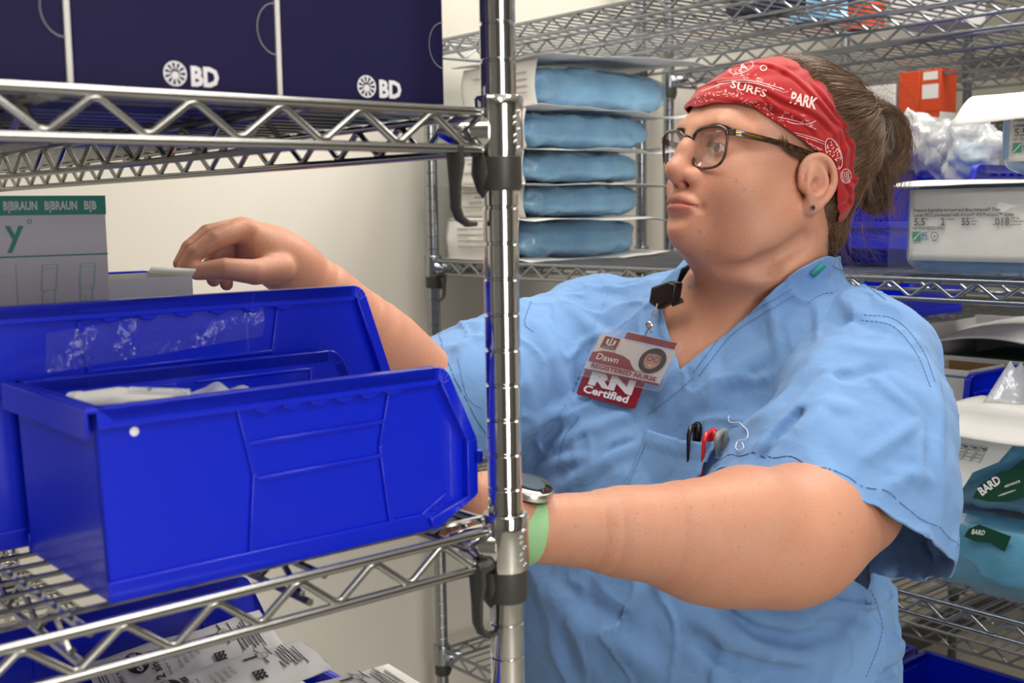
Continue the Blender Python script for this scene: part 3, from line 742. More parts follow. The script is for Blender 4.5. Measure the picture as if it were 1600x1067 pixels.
def skin_material():
    m = mat('skin', '#c98f74', .48, sss=.12, spec=.4); nt = m.node_tree; b = nt.nodes['Principled BSDF']
    at = nt.nodes.new('ShaderNodeAttribute'); at.attribute_name = 'tint'
    tc = nt.nodes.new('ShaderNodeTexCoord')
    def freck(scale, lo, hi, seed):
        mp = nt.nodes.new('ShaderNodeMapping'); mp.inputs['Location'].default_value = (seed, seed*.7, seed*.3)
        nt.links.new(tc.outputs['Object'], mp.inputs['Vector'])
        vo = nt.nodes.new('ShaderNodeTexVoronoi'); vo.inputs['Scale'].default_value = scale; nt.links.new(mp.outputs['Vector'], vo.inputs['Vector'])
        r = nt.nodes.new('ShaderNodeMapRange'); r.inputs[1].default_value = lo; r.inputs[2].default_value = hi; r.inputs[3].default_value = 1; r.inputs[4].default_value = 0
        nt.links.new(vo.outputs['Distance'], r.inputs[0])
        # only some cells carry a freckle
        sp = nt.nodes.new('ShaderNodeSeparateColor'); nt.links.new(vo.outputs['Color'], sp.inputs[0])
        th = nt.nodes.new('ShaderNodeMath'); th.operation = 'GREATER_THAN'; th.inputs[1].default_value = .62; nt.links.new(sp.outputs[0], th.inputs[0])
        mu = nt.nodes.new('ShaderNodeMath'); mu.operation = 'MULTIPLY'; nt.links.new(r.outputs[0], mu.inputs[0]); nt.links.new(th.outputs[0], mu.inputs[1])
        return mu.outputs[0]
    cur = at.outputs['Color']
    n = nt.nodes.new('ShaderNodeTexNoise'); n.inputs['Scale'].default_value = 38; n.inputs['Detail'].default_value = 6; nt.links.new(tc.outputs['Object'], n.inputs['Vector'])
    mr = nt.nodes.new('ShaderNodeMapRange'); mr.inputs[1].default_value = .35; mr.inputs[2].default_value = .7; mr.inputs[3].default_value = 0; mr.inputs[4].default_value = .35
    nt.links.new(n.outputs['Fac'], mr.inputs[0])
    def over(fac, col, k=None):
        nonlocal cur
        mx = nt.nodes.new('ShaderNodeMix'); mx.data_type = 'RGBA'; mx.blend_type = 'MULTIPLY'
        mx.inputs[7].default_value = col+(1,)
        nt.links.new(fac, mx.inputs[0]); nt.links.new(cur, mx.inputs[6]); cur = mx.outputs[2]
    over(mr.outputs[0], (1.0, .74, .68)); over(freck(330, .05, .34, 0), (.84, .70, .64)); over(freck(150, .03, .17, 3.3), (.72, .52, .47))
    nt.links.new(cur, b.inputs['Base Color'])
    n2 = nt.nodes.new('ShaderNodeTexNoise'); n2.inputs['Scale'].default_value = 420; n2.inputs['Detail'].default_value = 3; nt.links.new(tc.outputs['Object'], n2.inputs['Vector'])
    bp = nt.nodes.new('ShaderNodeBump'); bp.inputs['Strength'].default_value = .18; bp.inputs['Distance'].default_value = .0015
    nt.links.new(n2.outputs['Fac'], bp.inputs['Height']); nt.links.new(bp.outputs['Normal'], b.inputs['Normal'])
    return m
M['skin'] = skin_material()
nurse = empty('person', 'person in light blue scrubs and red bandana reaching into a blue bin', 'person', (BO.x, BO.y, 0))
NI = Vector((-BO.x, -BO.y, 0))
def own(o):
    """put an object built in world coordinates under the person"""
    o.parent = nurse; o.matrix_parent_inverse = Matrix.Translation(NI); return o
skin = own(np_mesh('body', bv, bf, M['skin'], None, tint=tint))
# ---------------------------------------------------------------- scrub top
hemA, hemB, hemD = P(1165, 745, 1.17), P(1312, 770, 1.085), P(1481, 918, 1.20)
HN = (hemB-hemA).cross(hemD-hemA).normalized()
if HN.z > 0: HN = -HN                       # points out of the sleeve
hrA, hrB, hrC = P(677, 545, 1.42), P(693, 600, 1.33), P(757, 705, 1.38)
HRN = (hrB-hrA).cross(hrC-hrA).normalized()
if HRN.x > 0: HRN = -HRN
HCL = P(1298, 812, 1.195); HCR = P(722, 628, 1.405)
tor = SDF(); B3 = lambda c, r, k=.05, sd=tor: sd.ell(Bp(*c), r, k, 1, BM)
B3((-.005, -.012, 1.17), (.135, .195, .18)); B3((.030, -.048, .94), (.192, .270, .27), .08); B3((.04, -.125, 1.06), (.13, .13, .22), .08)
B3((.085, .085, 1.150), (.085, .090, .085), .06); B3((.085, -.085, 1.150), (.085, .090, .085), .06)
tor.cone(SHR+Vector((0,0,-.01)), Bp(-.035, 0, 1.342), .062, .066, .05); tor.cone(SHL+Vector((-.01,0,0)), Bp(-.035, 0, 1.345), .066, .068, .05)
B3((.045, 0, 1.27), (.075, .15, .09), .06)
tor.cone(H(-.012, 0, -.06), Bp(-.012, .035, 1.34), .084, .092, .03)
slL0 = SDF(); slL0.tube([SHL, P(1345, 690, 1.225), HCL, HCL+HN*.08], [.074, .098, .122, .134], .0)
slR0 = SDF(); slR0.tube([SHR, HCR, HCR+HRN*.08], [.070, .086, .088], .0)
slL = SDF(); slL.add(lambda p: smax(slL0.eval(p), (p-V3(hemA))@V3(HN)-.010, .004), SHL*.5+HCL*.5, .35, 0)
slR = SDF(); slR.add(lambda p: smax(slR0.eval(p), (p-V3(hrA))@V3(HRN)-.010, .004), SHR*.5+HCR*.5, .30, 0)
FOLDS = []
def shirt_bump(p, d):
    o = d.copy()
    near = np.abs(d) < .05
    q = p[near]
    if len(q) == 0: return o
    b = np.zeros(len(q))
    for (pts, w, a) in FOLDS:
        pts_ = pts; dm = np.full(len(q), 9.0)
        ctr = pts_.mean(0); rad = np.linalg.norm(pts_-ctr, axis=1).max()+3*w
        sel = np.nonzero(np.linalg.norm(q-ctr, axis=1) < rad)[0]
        if len(sel) == 0: continue
        qq = q[sel]; n = len(pts_)-1; best = np.full(len(qq), 9.0); tt = np.zeros(len(qq))
        for i in range(n):
            e = pts_[i+1]-pts_[i]; t = np.clip((qq-pts_[i])@e/(e@e), 0, 1)
            dd = np.linalg.norm(qq-pts_[i]-t[:, None]*e, axis=1); m = dd < best
            best[m] = dd[m]; tt[m] = (i+t[m])/n
        ramp = np.clip(np.minimum(tt, 1-tt)*4+.15, 0, 1)
        b[sel] += 2.3*a*ramp*np.exp(-(best/(w*.8))**2)
    # soft crumple, finer towards the hems
    b += .0032*fbm(q*np.array([16, 16, 10]), 5, 2)
    r = 1-np.abs(fbm(q*np.array([11, 11, 7])+3.1, 11, 2)); b += .0052*np.clip(r-.70, 0, 1)*3
    wq = q+.02*np.stack([vnoise(q*14, 41), vnoise(q*14, 42), vnoise(q*14, 43)], 1)
    r2 = 1-np.abs(vnoise(wq*np.array([26, 26, 15]), 44)); b += .0068*np.clip(r2-.80, 0, 1)*5*np.clip(vnoise(q*7, 45)+.35, 0, 1)
    b += .0006*vnoise(q*70, 9)
    o[near] = d[near]-b
    return o
def field(p, parts, k=.035):
    d = tor.eval(p)
    for s in parts: d = smin(d, s.eval(p), k)
    return d
class Wrap:
    def __init__(s, fn, src): s.fn = fn; s.n = [n for x in src for n in x.n]
    def eval(s, p, idx=None): return s.fn(p)
full = Wrap(lambda p: field(p, (slL, slR)), (tor, slL, slR))
LO, HI = (-.25, .95, .82), (.75, 1.85, 1.50)
cv_, cf_ = surface(full, .009, LO, HI)
coarse = BVHTree.FromPolygons([tuple(x) for x in cv_], [tuple(x) for x in cf_])
def pray(px, py): return (C_FW + C_RT*((px-800)/F_PX) - C_UP*((py-533.5)/F_PX)).normalized()
def on(bvh, px, py, off=0.0, dflt=1.3):
    """nearest surface point seen at photo pixel"""
    d = pray(px, py); h = bvh.ray_cast(CAM_LOC, d)
    if h[0] is None: return P(px, py, dflt), -d
    n = h[1] if h[1].dot(d) < 0 else -h[1]
    return h[0]+n*off, n
def fold(pts, w, a): FOLDS.append((np.array([V3(on(coarse, *p)[0]) for p in pts]), w, a))
for pts, w, a in [
    ([(1290,465),(1210,540),(1120,600),(1060,650)], .014, .0035), ([(1330,520),(1260,590),(1200,650),(1150,690)], .014, .004),
    ([(1300,590),(1235,650),(1180,710)], .011, .005), ([(1275,620),(1215,680),(1172,738)], .008, -.008), ([(1290,640),(1240,690)], .012, .004),
    ([(830,500),(860,560),(880,620)], .012, .005), ([(870,470),(930,520),(960,540)], .012, .004), ([(780,520),(820,600),(830,680)], .012, .004),
    ([(860,700),(930,670),(1000,640)], .009, .0045), ([(880,760),(950,720),(1010,690)], .009, .005), ([(840,655),(890,630),(930,620)], .008, .004),
    ([(930,735),(960,700),(1000,690)], .006, -.003), ([(900,690),(960,655)], .006, -.003), ([(830,740),(880,720),(930,715)], .008, .004),
    ([(1010,610),(1060,585),(1100,560)], .010, .003), ([(1060,600),(1030,650)], .010, .003),
    ([(1355,585),(1400,620),(1442,655)], .006, .004), ([(1442,655),(1390,690),(1345,722)], .007, .0045), ([(1440,665),(1436,710),(1438,760)], .006, .005),
    ([(1280,545),(1360,550),(1435,560)], .010, .0045), ([(1255,600),(1330,590),(1390,575)], .009, -.0035), ([(1230,640),(1290,635),(1340,640)], .010, .0035), ([(1450,560),(1465,640),(1462,720),(1470,820)], .010, .004),
    ([(1290,500),(1350,505),(1410,530)], .010, -.003), ([(1180,700),(1220,690),(1260,700)], .008, .003), ([(1380,770),(1420,740),(1460,750)], .008, .003),
    ([(1085,990),(1130,1025),(1190,1045),(1270,1055)], .013, -.008), ([(1090,970),(1140,1000),(1200,1020),(1270,1030)], .016, .008),
    ([(1110,940),(1180,985),(1240,1000),(1300,985),(1345,955)], .010, -.007), ([(1130,930),(1190,965),(1240,975),(1300,965)], .012, .006),
    ([(1240,975),(1300,962),(1350,960)], .008, -.006), ([(1350,940),(1385,930),(1408,925)], .008, .006), ([(1345,975),(1375,960),(1410,990)], .008, -.006), ([(1380,1030),(1400,1015),(1415,1000)], .012, .009), ([(1370,1060),(1400,1045),(1412,1045)], .008, -.007),
    ([(860,960),(960,1000),(1040,1060)], .02, .005), ([(840,900),(900,960),(930,1060)], .02, .004)]: fold(pts, w, a)
_NX = [-.20, -.12, -.07, -.032, .013, .063, .110, .135, .20]; _NZ = [1.47, 1.425, 1.405, 1.350, 1.288, 1.338, 1.384, 1.405, 1.47]
def neck_cut(p):
    q = p-V3((BO.x, BO.y, 0)); n = q@V3(BN); s = q@V3(BS)
    zc = np.where(n > .02, np.interp(s, _NX, _NZ), 1.415+.0*s)
    w = np.clip((n-.0)/.05, 0, 1); zc = w*np.interp(s, _NX, _NZ)+(1-w)*1.412
    return p[:, 2]-zc
def hemL(p): return (p-V3(hemA))@V3(HN)+.004*np.sin(p@V3(BS)*150)*.5+.0022*vnoise(p*60, 4)
def hemR(p): return (p-V3(hrA))@V3(HRN)+.002*vnoise(p*50, 8)
def bump(p, d): return shirt_bump(p, d)
M['scrub'] = mat('scrub_cotton', '#6b8fbf', .85, bump=.12, bscale=900, spec=.15, sheen=.15)
def cloth_tex(m):
    nt = m.node_tree; b = nt.nodes['Principled BSDF']; tc = nt.nodes.new('ShaderNodeTexCoord')
    n = nt.nodes.new('ShaderNodeTexNoise'); n.inputs['Scale'].default_value = 9; n.inputs['Detail'].default_value = 8; nt.links.new(tc.outputs['Object'], n.inputs['Vector'])
    r = nt.nodes.new('ShaderNodeValToRGB'); r.color_ramp.elements[0].position = .3; r.color_ramp.elements[1].position = .7
    r.color_ramp.elements[0].color = srgb('#688dbd'); r.color_ramp.elements[1].color = srgb('#739aca')
    nt.links.new(n.outputs['Fac'], r.inputs['Fac']); nt.links.new(r.outputs['Color'], b.inputs['Base Color'])
cloth_tex(M['scrub'])
def crumple(m):
    nt = m.node_tree; b = nt.nodes['Principled BSDF']; tc = nt.nodes.new('ShaderNodeTexCoord')
    n = nt.nodes.new('ShaderNodeTexNoise'); n.inputs['Scale'].default_value = 20; n.inputs['Detail'].default_value = 3; n.inputs['Distortion'].default_value = .9
    nt.links.new(tc.outputs['Object'], n.inputs['Vector'])
    old = b.inputs['Normal'].links[0].from_node
    bp = nt.nodes.new('ShaderNodeBump'); bp.inputs['Strength'].default_value = .17; bp.inputs['Distance'].default_value = .02
    nt.links.new(n.outputs['Fac'], bp.inputs['Height']); nt.links.new(old.outputs['Normal'], bp.inputs['Normal']); nt.links.new(bp.outputs['Normal'], b.inputs['Normal'])
crumple(M['scrub'])
M['stitch'] = mat('stitch_thread', '#5878a6', .8)
HS = .0034
fv, ff = surface(full, HS, LO, HI, bump)
ff = tri(ff)
dT = tor.eval(fv); dL = slL.eval(fv)-dT; dR = slR.eval(fv)-dT
g = np.minimum(dL, dR)
def garment(name, v, f, parent):
    o = np_mesh(name, v, f, M['scrub'], None)
    md = o.modifiers.new('cloth', 'SOLIDIFY'); md.thickness = .0022; md.offset = -1
    return o
# torso piece: blended surface outside the sleeves plus the body panel running on inside the armholes
v1, f1 = clip_mesh(fv, ff, -g)
v1, f1 = clip_mesh(v1, f1, neck_cut(v1))
v1, f1 = clip_mesh(v1, f1, .85-v1[:, 2])
tv, tf = surface(Wrap(lambda p: tor.eval(p)+.006, (tor,)), .007, LO, HI); tf = tri(tf)
gi = np.minimum(slL.eval(tv), slR.eval(tv))-tor.eval(tv)
tv, tf = clip_mesh(tv, tf, gi-.01); tv, tf = clip_mesh(tv, tf, neck_cut(tv))
scrub = own(garment('scrub_top', np.concatenate([v1, tv]), np.concatenate([f1, tf+len(v1)]), None))
for nm, gg, hem in (('L', dL, hemL), ('R', dR, hemR)):
    v2, f2 = clip_mesh(fv, ff, gg)
    v2, f2 = clip_mesh(v2, f2, hem(v2))
    o = own(garment('sleeve', v2, f2, None)); o.parent = scrub; o.matrix_parent_inverse = Matrix.Translation(NI)@Matrix.Identity(4)
    o.matrix_parent_inverse = Matrix.Identity(4)
    if nm == 'L': sv, sf = v2, f2
    else: sv2, sf2 = v2, f2
shirt_bvh = BVHTree.FromPolygons([tuple(x) for x in np.concatenate([v1, sv, sv2])], [tuple(int(i) for i in x) for x in np.concatenate([f1, sf+len(v1), sf2+len(v1)+len(sv)])])
tor_bvh = BVHTree.FromPolygons([tuple(x) for x in v1], [tuple(int(i) for i in x) for x in f1])
def smooth2d(pts, n=6):
    if len(pts) < 3: return pts
    q = [tuple(2*a-b for a, b in zip(pts[0], pts[1]))]+list(pts)+[tuple(2*a-b for a, b in zip(pts[-1], pts[-2]))]; out = []
    for i in range(len(pts)-1):
        for j in range(n):
            t = j/n; out.append(tuple(.5*((2*b)+(c-a)*t+(2*a-5*b+4*c-d)*t*t+(3*b-a-3*c+d)*t**3) for a, b, c, d in zip(*q[i:i+4])))
    return out+[pts[-1]]
def resample(pts, step):
    pts = [Vector(p) for p in pts]; out = [pts[0]]; acc = 0
    for a, b in zip(pts[:-1], pts[1:]):
        L = (b-a).length; d = step-acc
        while d <= L: out.append(a+(b-a)*(d/L)); d += step
        acc = L-(d-step)
    return out
def stitches(name, lines, off=.0006, r=.00045, par=None, dash=True):
    for ln in lines:
        mb = MB()
        dense = []; ln = smooth2d(ln)
        for (a, b) in zip(ln[:-1], ln[1:]):
            n = max(2, int(math.hypot(b[0]-a[0], b[1]-a[1])/3))
            for i in range(n): dense.append((a[0]+(b[0]-a[0])*i/n, a[1]+(b[1]-a[1])*i/n))
        dense.append(ln[-1])
        pts = [on(shirt_bvh, *p, off)[0] for p in dense]
        pts = resample(pts, .0016)
        if dash:
            for i in range(0, len(pts)-2, 3): mb.tube(pts[i:i+3], r, 5)
        else: mb.tube(pts, r, 6)
        o = own(mb.build(name, M['stitch'], None)); o.parent = scrub; o.matrix_parent_inverse = Matrix.Identity(4)
# hem stitching follows the hem plane a little way in
def plane_line(v, f, s, keep):
    segs = []
    c = (s[f] < 0).sum(1)
    for tr in f[(c == 1) | (c == 2)]:
        pts = []
        for a, b in ((0,1),(1,2),(2,0)):
            sa, sb = s[tr[a]], s[tr[b]]
            if (sa < 0) != (sb < 0): pts.append(v[tr[a]]+(v[tr[b]]-v[tr[a]])*(sa/(sa-sb)))
        m = (pts[0]+pts[1])/2
        if keep(m): segs.append(pts)
    return segs
for v_, f_, s_ in ((sv, sf, hemL(sv)+.0165), (sv2, sf2, hemR(sv2)+.0165)):
    mb = MB()
    for i, sg in enumerate(plane_line(v_, f_, s_, lambda m: True)):
        if i % 4 == 3: continue
        c_ = Vector(tuple(sg[0]+(sg[1]-sg[0])*.5)); toc = (CAM_LOC-c_).normalized()*.0007
        a = Vector(tuple(sg[0]))+toc; b = Vector(tuple(sg[1]))+toc
        if (b-a).length > 1e-4: mb.tube([a, b], .0006, 4)
    o = own(mb.build('hem_stitching', M['stitch'], None)); o.parent = scrub; o.matrix_parent_inverse = Matrix.Identity(4)
stitches('seam_stitching', [
    [(1262,474),(1285,460),(1305,458)], [(1240,462),(1190,492),(1142,525),(1090,590)], [(1236,452),(1186,482),(1134,518),(1083,582)],
    [(1083,590),(1052,618),(1010,650)], [(1350,492),(1400,500),(1440,545),(1462,600)], [(1345,500),(1395,510),(1432,553),(1454,606)],
    [(830,470),(820,505),(836,520)], [(905,650),(880,690),(870,740)], [(1343,905),(1362,925),(1378,975),(1372,1010),(1352,1060)],
    [(715,560),(730,620),(756,640)], [(1300,415),(1345,440),(1385,470)]])
# breast pocket
def pocket():
    TL, TR, BL, BR = (1013,672), (1150,700), (925,880), (1090,930)
    n = 36; vs = []; 
    for j in range(n+1):
        for i in range(n+1):
            u, v = i/n, j/n
            px = (TL[0]*(1-u)+TR[0]*u)*(1-v)+(BL[0]*(1-u)+BR[0]*u)*v; py = (TL[1]*(1-u)+TR[1]*u+6*math.sin(u*3.1))*(1-v)+(BL[1]*(1-u)+BR[1]*u)*v
            e = min(u, 1-u, (1-v)+.0)*10
            lift = .0012+.0085*min(1, e)*(1-v)**.7+(.0016 if v < .11 else 0)
            vs.append(on(tor_bvh, px, py, lift)[0])
    fs = [(j*(n+1)+i, j*(n+1)+i+1, (j+1)*(n+1)+i+1, (j+1)*(n+1)+i) for j in range(n) for i in range(n)]
    mb = MB(); mb.add(vs, fs); o = own(mb.build('pocket', M['scrub'], None, angle=180, solid=.0012))
    o.parent = scrub; o.matrix_parent_inverse = Matrix.Identity(4)
    L = [(TL[0]+(BL[0]-TL[0])*t+5, TL[1]+(BL[1]-TL[1])*t) for t in (.02, .2, .5)]
    R = [(TR[0]+(BR[0]-TR[0])*t-5, TR[1]+(BR[1]-TR[1])*t) for t in (.02, .1)]
    T = [(TL[0]-6+(TR[0]-TL[0])*t, TL[1]+21+(TR[1]-TL[1])*t+6*math.sin(t*3.1)) for t in (.02, .3, .6, .97)]
    stitches('pocket_stitching', [L, R, T], .0055)
pocket()
# ---------------------------------------------------------------- face furniture, all in the head frame
M['eye_white'] = mat('eye_white', '#d8cfc8', .15, coat=.6); M['iris'] = mat('iris_blue_grey', '#3f4a50', .2, coat=.8)
M['tortoise'] = mat('tortoise_frame', '#3a2415', .2, coat=.6, var=.8, vscale=220)
M['lens'] = film('spectacle_lens', .01, bump=0, rough=.02, base=.02, edge=.25)
M['gold'] = mat('gold', '#c9a24a', .25, 1)
M['gem'] = mat('dark_gem', '#23262b', .08, .3, coat=1)
M['hair'] = mat('hair_brown', '#3c2b20', .42, spec=.35, var=.3, vscale=40)
M['hair2'] = mat('hair_strand', '#6b4f38', .34, spec=.5, var=.4, vscale=60)
M['bandana'] = mat('bandana_red', '#9c1d21', .8, bump=.1, bscale=900, spec=.15, sheen=.2)
M['bandana_print'] = mat('bandana_print', '#e6b8b4', .8)
def Hm(mb, name, m, **k): return own(mb.build(name, m, None, **k))
for s in (1, -1):
    c = H(.0812, .0325*s, .0365); mb = MB()
    R = .0132; dirx = (HF+HL*(.02*s)+HU*.02).normalized(); ay_ = dirx.cross(HU).normalized(); az_ = ay_.cross(dirx)
    def sph(r0, th0, th1, n=24, kk=12, R=R):
        vs = []
        for i in range(kk+1):
            th = th0+(th1-th0)*i/kk
            for j in range(n):
                a = 2*math.pi*j/n; vs.append(c+dirx*(R*math.cos(th))+(ay_*math.cos(a)+az_*math.sin(a))*(R*math.sin(th)))
        return vs, [(i*n+j, i*n+(j+1) % n, (i+1)*n+(j+1) % n, (i+1)*n+j) for i in range(kk) for j in range(n)]
    mb.add(*sph(0, .001, math.pi-.001)); ey = Hm(mb, 'eyeball', M['eye_white'], angle=180)
    mb = MB(); mb.add(*sph(0, .001, .43, R=R+.0002)); i_ = Hm(mb, 'iris', M['iris'], angle=180); i_.parent = ey; i_.matrix_parent_inverse = Matrix.Identity(4)
    mb = MB(); mb.add(*sph(0, .001, .19, R=R+.0004)); i_ = Hm(mb, 'pupil', M['black'], angle=180); i_.parent = ey; i_.matrix_parent_inverse = Matrix.Identity(4)
# eyebrows and lashes
def surf_mesh_bvh(v, q): return BVHTree.FromPolygons([tuple(x) for x in v], [tuple(int(i) for i in x) for x in q])
hsel = np.linalg.norm(bv-V3(HO), axis=1) < .19
fsel = hsel[bf].all(1); used = np.unique(bf[fsel]); mp_ = np.full(len(bv), -1); mp_[used] = np.arange(len(used))
head_bvh = surf_mesh_bvh(bv[used], mp_[bf[fsel]])
def skin_pt(y, z, off=0):
    o = H(.25, y, z); h = head_bvh.ray_cast(o, -HF)
    return h[0]+HF*off
nr = np.random.RandomState(3)
for s in (1, -1):
    st = []
    for i in range(170):
        t = nr.rand(); y = .010+.044*t; zc_ = .0565+.0035*math.sin(min(1, t*1.35)*math.pi*.62)-.007*max(0, t-.65)/.35
        z = zc_+nr.normal(0, .0013*(1-.5*t)); l = .006+.003*nr.rand()
        p0 = skin_pt(y*s, z, .0002); p1 = skin_pt((y+l*.55)*s, z+.0008*(1-t*2), .0009); p2 = skin_pt((y+l)*s, z+.0002-.0022*t, .0006)
        st.append([V3(p0), V3(p1), V3(p2)])
    own(np_strands('eyebrow', np.array(st), .00016, M['hair'], None))
    st = []
    for i in range(46):
        t = nr.rand(); y = .0225+.0205*t; z = .0395-.0030*abs(t-.45)*2; p0 = c*0+H(.0965-.004*t*t*1.2, y*s, z-.0006)
        st.append([V3(p0), V3(p0+HF*.0035+HU*.001+HL*(.0012*s)), V3(p0+HF*.0062+HU*.0035+HL*(.0030*s))])
    own(np_strands('eyelashes', np.array(st), .00013, M['black'], None))
# glasses
gl = own(MB().build('spectacles', M['tortoise'], None))
def lens_outline(s, n=44, grow=0.0):
    pts = []
    for i in range(n):
        a = 2*math.pi*i/n; ca, sa = math.cos(a), math.sin(a); ex = 3.1
        rx = (abs(ca)**ex+abs(sa)**ex)**(-1/ex)
        y = (.0268+grow)*rx*ca; z = (.0222+grow)*rx*sa
        y *= 1+.10*(z/.022)                       # wider at the top
        z += .0015*(y/.026)
        yy = .0355+y; zz = .0350+z
        yy *= .95; xx = .1070-3.2*max(0, yy-.012)**2 - .05*(.035-zz)
        pts.append(H(xx, yy*s, zz))
    return pts
for s in (1, -1):
    mb = MB(); o = lens_outline(s); mb.tube(o, [.0021 if i in range(4, 20) else .0016 for i in range(len(o))], 10, closed=True)
    fr = Hm(mb, 'lens_rim', M['tortoise']); fr.parent = gl; fr.matrix_parent_inverse = Matrix.Identity(4)
    cc = sum(lens_outline(s), Vector())/44; pts = [cc+HF*.0006]+lens_outline(s)
    mb = MB(); mb.add(pts, [(0, 1+i, 1+(i+1) % 44) for i in range(44)]); le = Hm(mb, 'lens', M['lens'], solid=.0012)
    le.parent = gl; le.matrix_parent_inverse = Matrix.Identity(4)
    mb = MB()
    P0 = H(.1030, .0630*s, .0500); P1 = H(.0985, .0705*s, .0498)
    path = [H(.1000, .0612*s, .0505), H(.0975, .0680*s, .0502), H(.091, .0712*s, .0490), H(.06, .0765*s, .0455), H(.03, .0790*s, .0415), H(.004, .0800*s, .0368), H(-.012, .0815*s, .0300), H(-.026, .082*s, .012)]
    hs = [.0034, .0036, .0036, .0033, .0029, .0025, .0022, .0018]
    vs = []
    for k, (p, h) in enumerate(zip(path, hs)):
        out_ = HL*s
        for (a, b) in ((1, 1), (1, -1), (-1, -1), (-1, 1)): vs.append(p+out_*(.0012*a)+HU*(h*b))
    fs = [(k*4+j, k*4+(j+1) % 4, (k+1)*4+(j+1) % 4, (k+1)*4+j) for k in range(len(path)-1) for j in range(4)]+[(3,2,1,0), (28,29,30,31)]
    mb.add(vs, fs); te = Hm(mb, 'temple_arm', M['tortoise'], recalc=True, bevel=.0005); te.parent = gl; te.matrix_parent_inverse = Matrix.Identity(4)
    if s < 0: continue
    mb = MB()
    for k in range(15):
        t = .895-.024*k/14*1.0; x_ = .0905-.0017*k; p = H(x_, (.0716+(.0905-x_)*.15+.0016)*s, .0487-(.0905-x_)*.105)
        r_ = .0013 if k not in (6, 7, 8) else .0019
        mb.tube([p+HL*(.0002*s), p+HL*(.0009*s)], r_, 8)
    mb.tube([H(.0975, .0696*s, .0502), H(.0935, .0716*s, .0497)], .0018, 8)
    g_ = Hm(mb, 'gold_inlay', M['gold']); g_.parent = te; g_.matrix_parent_inverse = Matrix.Identity(4)
mb = MB(); mb.tube([H(.1068, .0090, .0455), H(.1100, .005, .0485), H(.1110, 0, .0492), H(.1100, -.005, .0485), H(.1068, -.0090, .0455)], [.0022, .0024, .0024, .0024, .0022], 10)
b_ = Hm(mb, 'bridge', M['tortoise']); b_.parent = gl; b_.matrix_parent_inverse = Matrix.Identity(4)
# ear stud
mb = MB(); q = H(-.0015, .0865, -.0225)
for k in range(8): a = k*math.pi/4; mb.tube([q+(HF*math.cos(a)+HU*math.sin(a))*.0024, q+(HF*math.cos(a)+HU*math.sin(a))*.0024+HL*.0016], .0007, 6)
es = Hm(mb, 'ear_stud', M['chrome']); mb = MB()
mb.lathe([(.0001, .0026), (.0013, .0022), (.0024, .001), (.0024, 0), (.0001, -.002)], 8)
g_ = mb.build('stud_stone', M['gem'], None, smooth=False); g_.matrix_world = Matrix.Translation(q)@HL.to_track_quat('Z', 'Y').to_matrix().to_4x4()
own(g_)

# ---------------------------------------------------------------- hair
hair = SDF(); hE = lambda c, r, k=.02: hair.ell(H(*c), r, k, 1, HM)
hE((-.012, 0, .056), (.100, .0800, .0890)); hE((-.045, 0, .060), (.088, .080, .082), .03); hE((-.095, 0, .070), (.045, .050, .055), .03)
hE((-.055, 0, -.010), (.045, .064, .055), .03)
hE((-.070, 0, -.045), (.030, .052, .035), .02)
TIE = (-.132, .004, .092)
hE((-.128, .004, .090), (.020, .022, .026), .015)
HAIR_POLY = [(.045, .20), (.030, .15), (-.008, .098), (-.048, .050), (-.056, .015), (-.050, .0), (-.034, -.018), (-.034, -.036), (-.052, -.065), (-.075, -.085), (-.25, -.12), (-.30, .25)]
def poly_sd(px, pz, poly):
    """signed distance to a 2D polygon, negative inside"""
    d = np.full(len(px), 9.0); ins = np.zeros(len(px), bool); n = len(poly)
    for i in range(n):
        ax, az = poly[i]; bx, bz = poly[(i+1) % n]; ex, ez = bx-ax, bz-az
        t = np.clip(((px-ax)*ex+(pz-az)*ez)/(ex*ex+ez*ez), 0, 1); d = np.minimum(d, np.hypot(px-ax-t*ex, pz-az-t*ez))
        c = ((az > pz) != (bz > pz)); xx = ax+(pz-az)/(ez if abs(ez) > 1e-9 else 1e-9)*ex; ins ^= c & (px < xx)
    return np.where(ins, -d, d)
BP = [(.130, .072), (.092, .087), (.066, .079), (.034, .058), (.002, .0405), (-.022, .0365), (-.036, .026), (-.040, .010), (-.046, -.010), (-.058, -.030), (-.070, -.040), (-.082, -.034), (-.084, -.005), (-.078, .030), (-.060, .062), (-.030, .098), (-.010, .130), (.004, .150), (.010, .20), (.16, .20)]
def hair_post(p, d):
    q = toH(p); n = .0012*vnoise(q*np.array([60, 90, 120]), 2)+.0008*vnoise(q*np.array([90, 300, 300]), 21); q2 = poly_sd(q[:, 0], q[:, 2], BP); return d-n*np.clip(q2/.006, 0, 1)+.0070*np.clip(-q2/.006, 0, 1)
hv, hf = surface(hair, .0028, (.1, 1.15, 1.36), (.62, 1.62, 1.72), hair_post)
hf = tri(hf); hq = toH(hv); hsd = poly_sd(hq[:, 0], hq[:, 2], HAIR_POLY)
hair_bvh = BVHTree.FromPolygons([tuple(x) for x in hv], [tuple(int(i) for i in x) for x in hf])
v_, f_ = clip_mesh(hv, hf, hsd)
hair_o = own(np_mesh('hair', v_, f_, M['hair'], None)); md = hair_o.modifiers.new('t', 'SOLIDIFY'); md.thickness = .004; md.offset = -1
def onhair(x, y, z, lift):
    """push a head-frame point out along its ray from the skull's centre onto the hair surface"""
    c = H(-.03, 0, .04); p = H(x, y, z); d = (p-c); d.normalize(); h = hair_bvh.ray_cast(c, d)
    hit = h[0]; cur = c
    return hit+d*lift if hit is not None else p
def sub(o, par): o.parent = par; o.matrix_parent_inverse = Matrix.Identity(4); return o
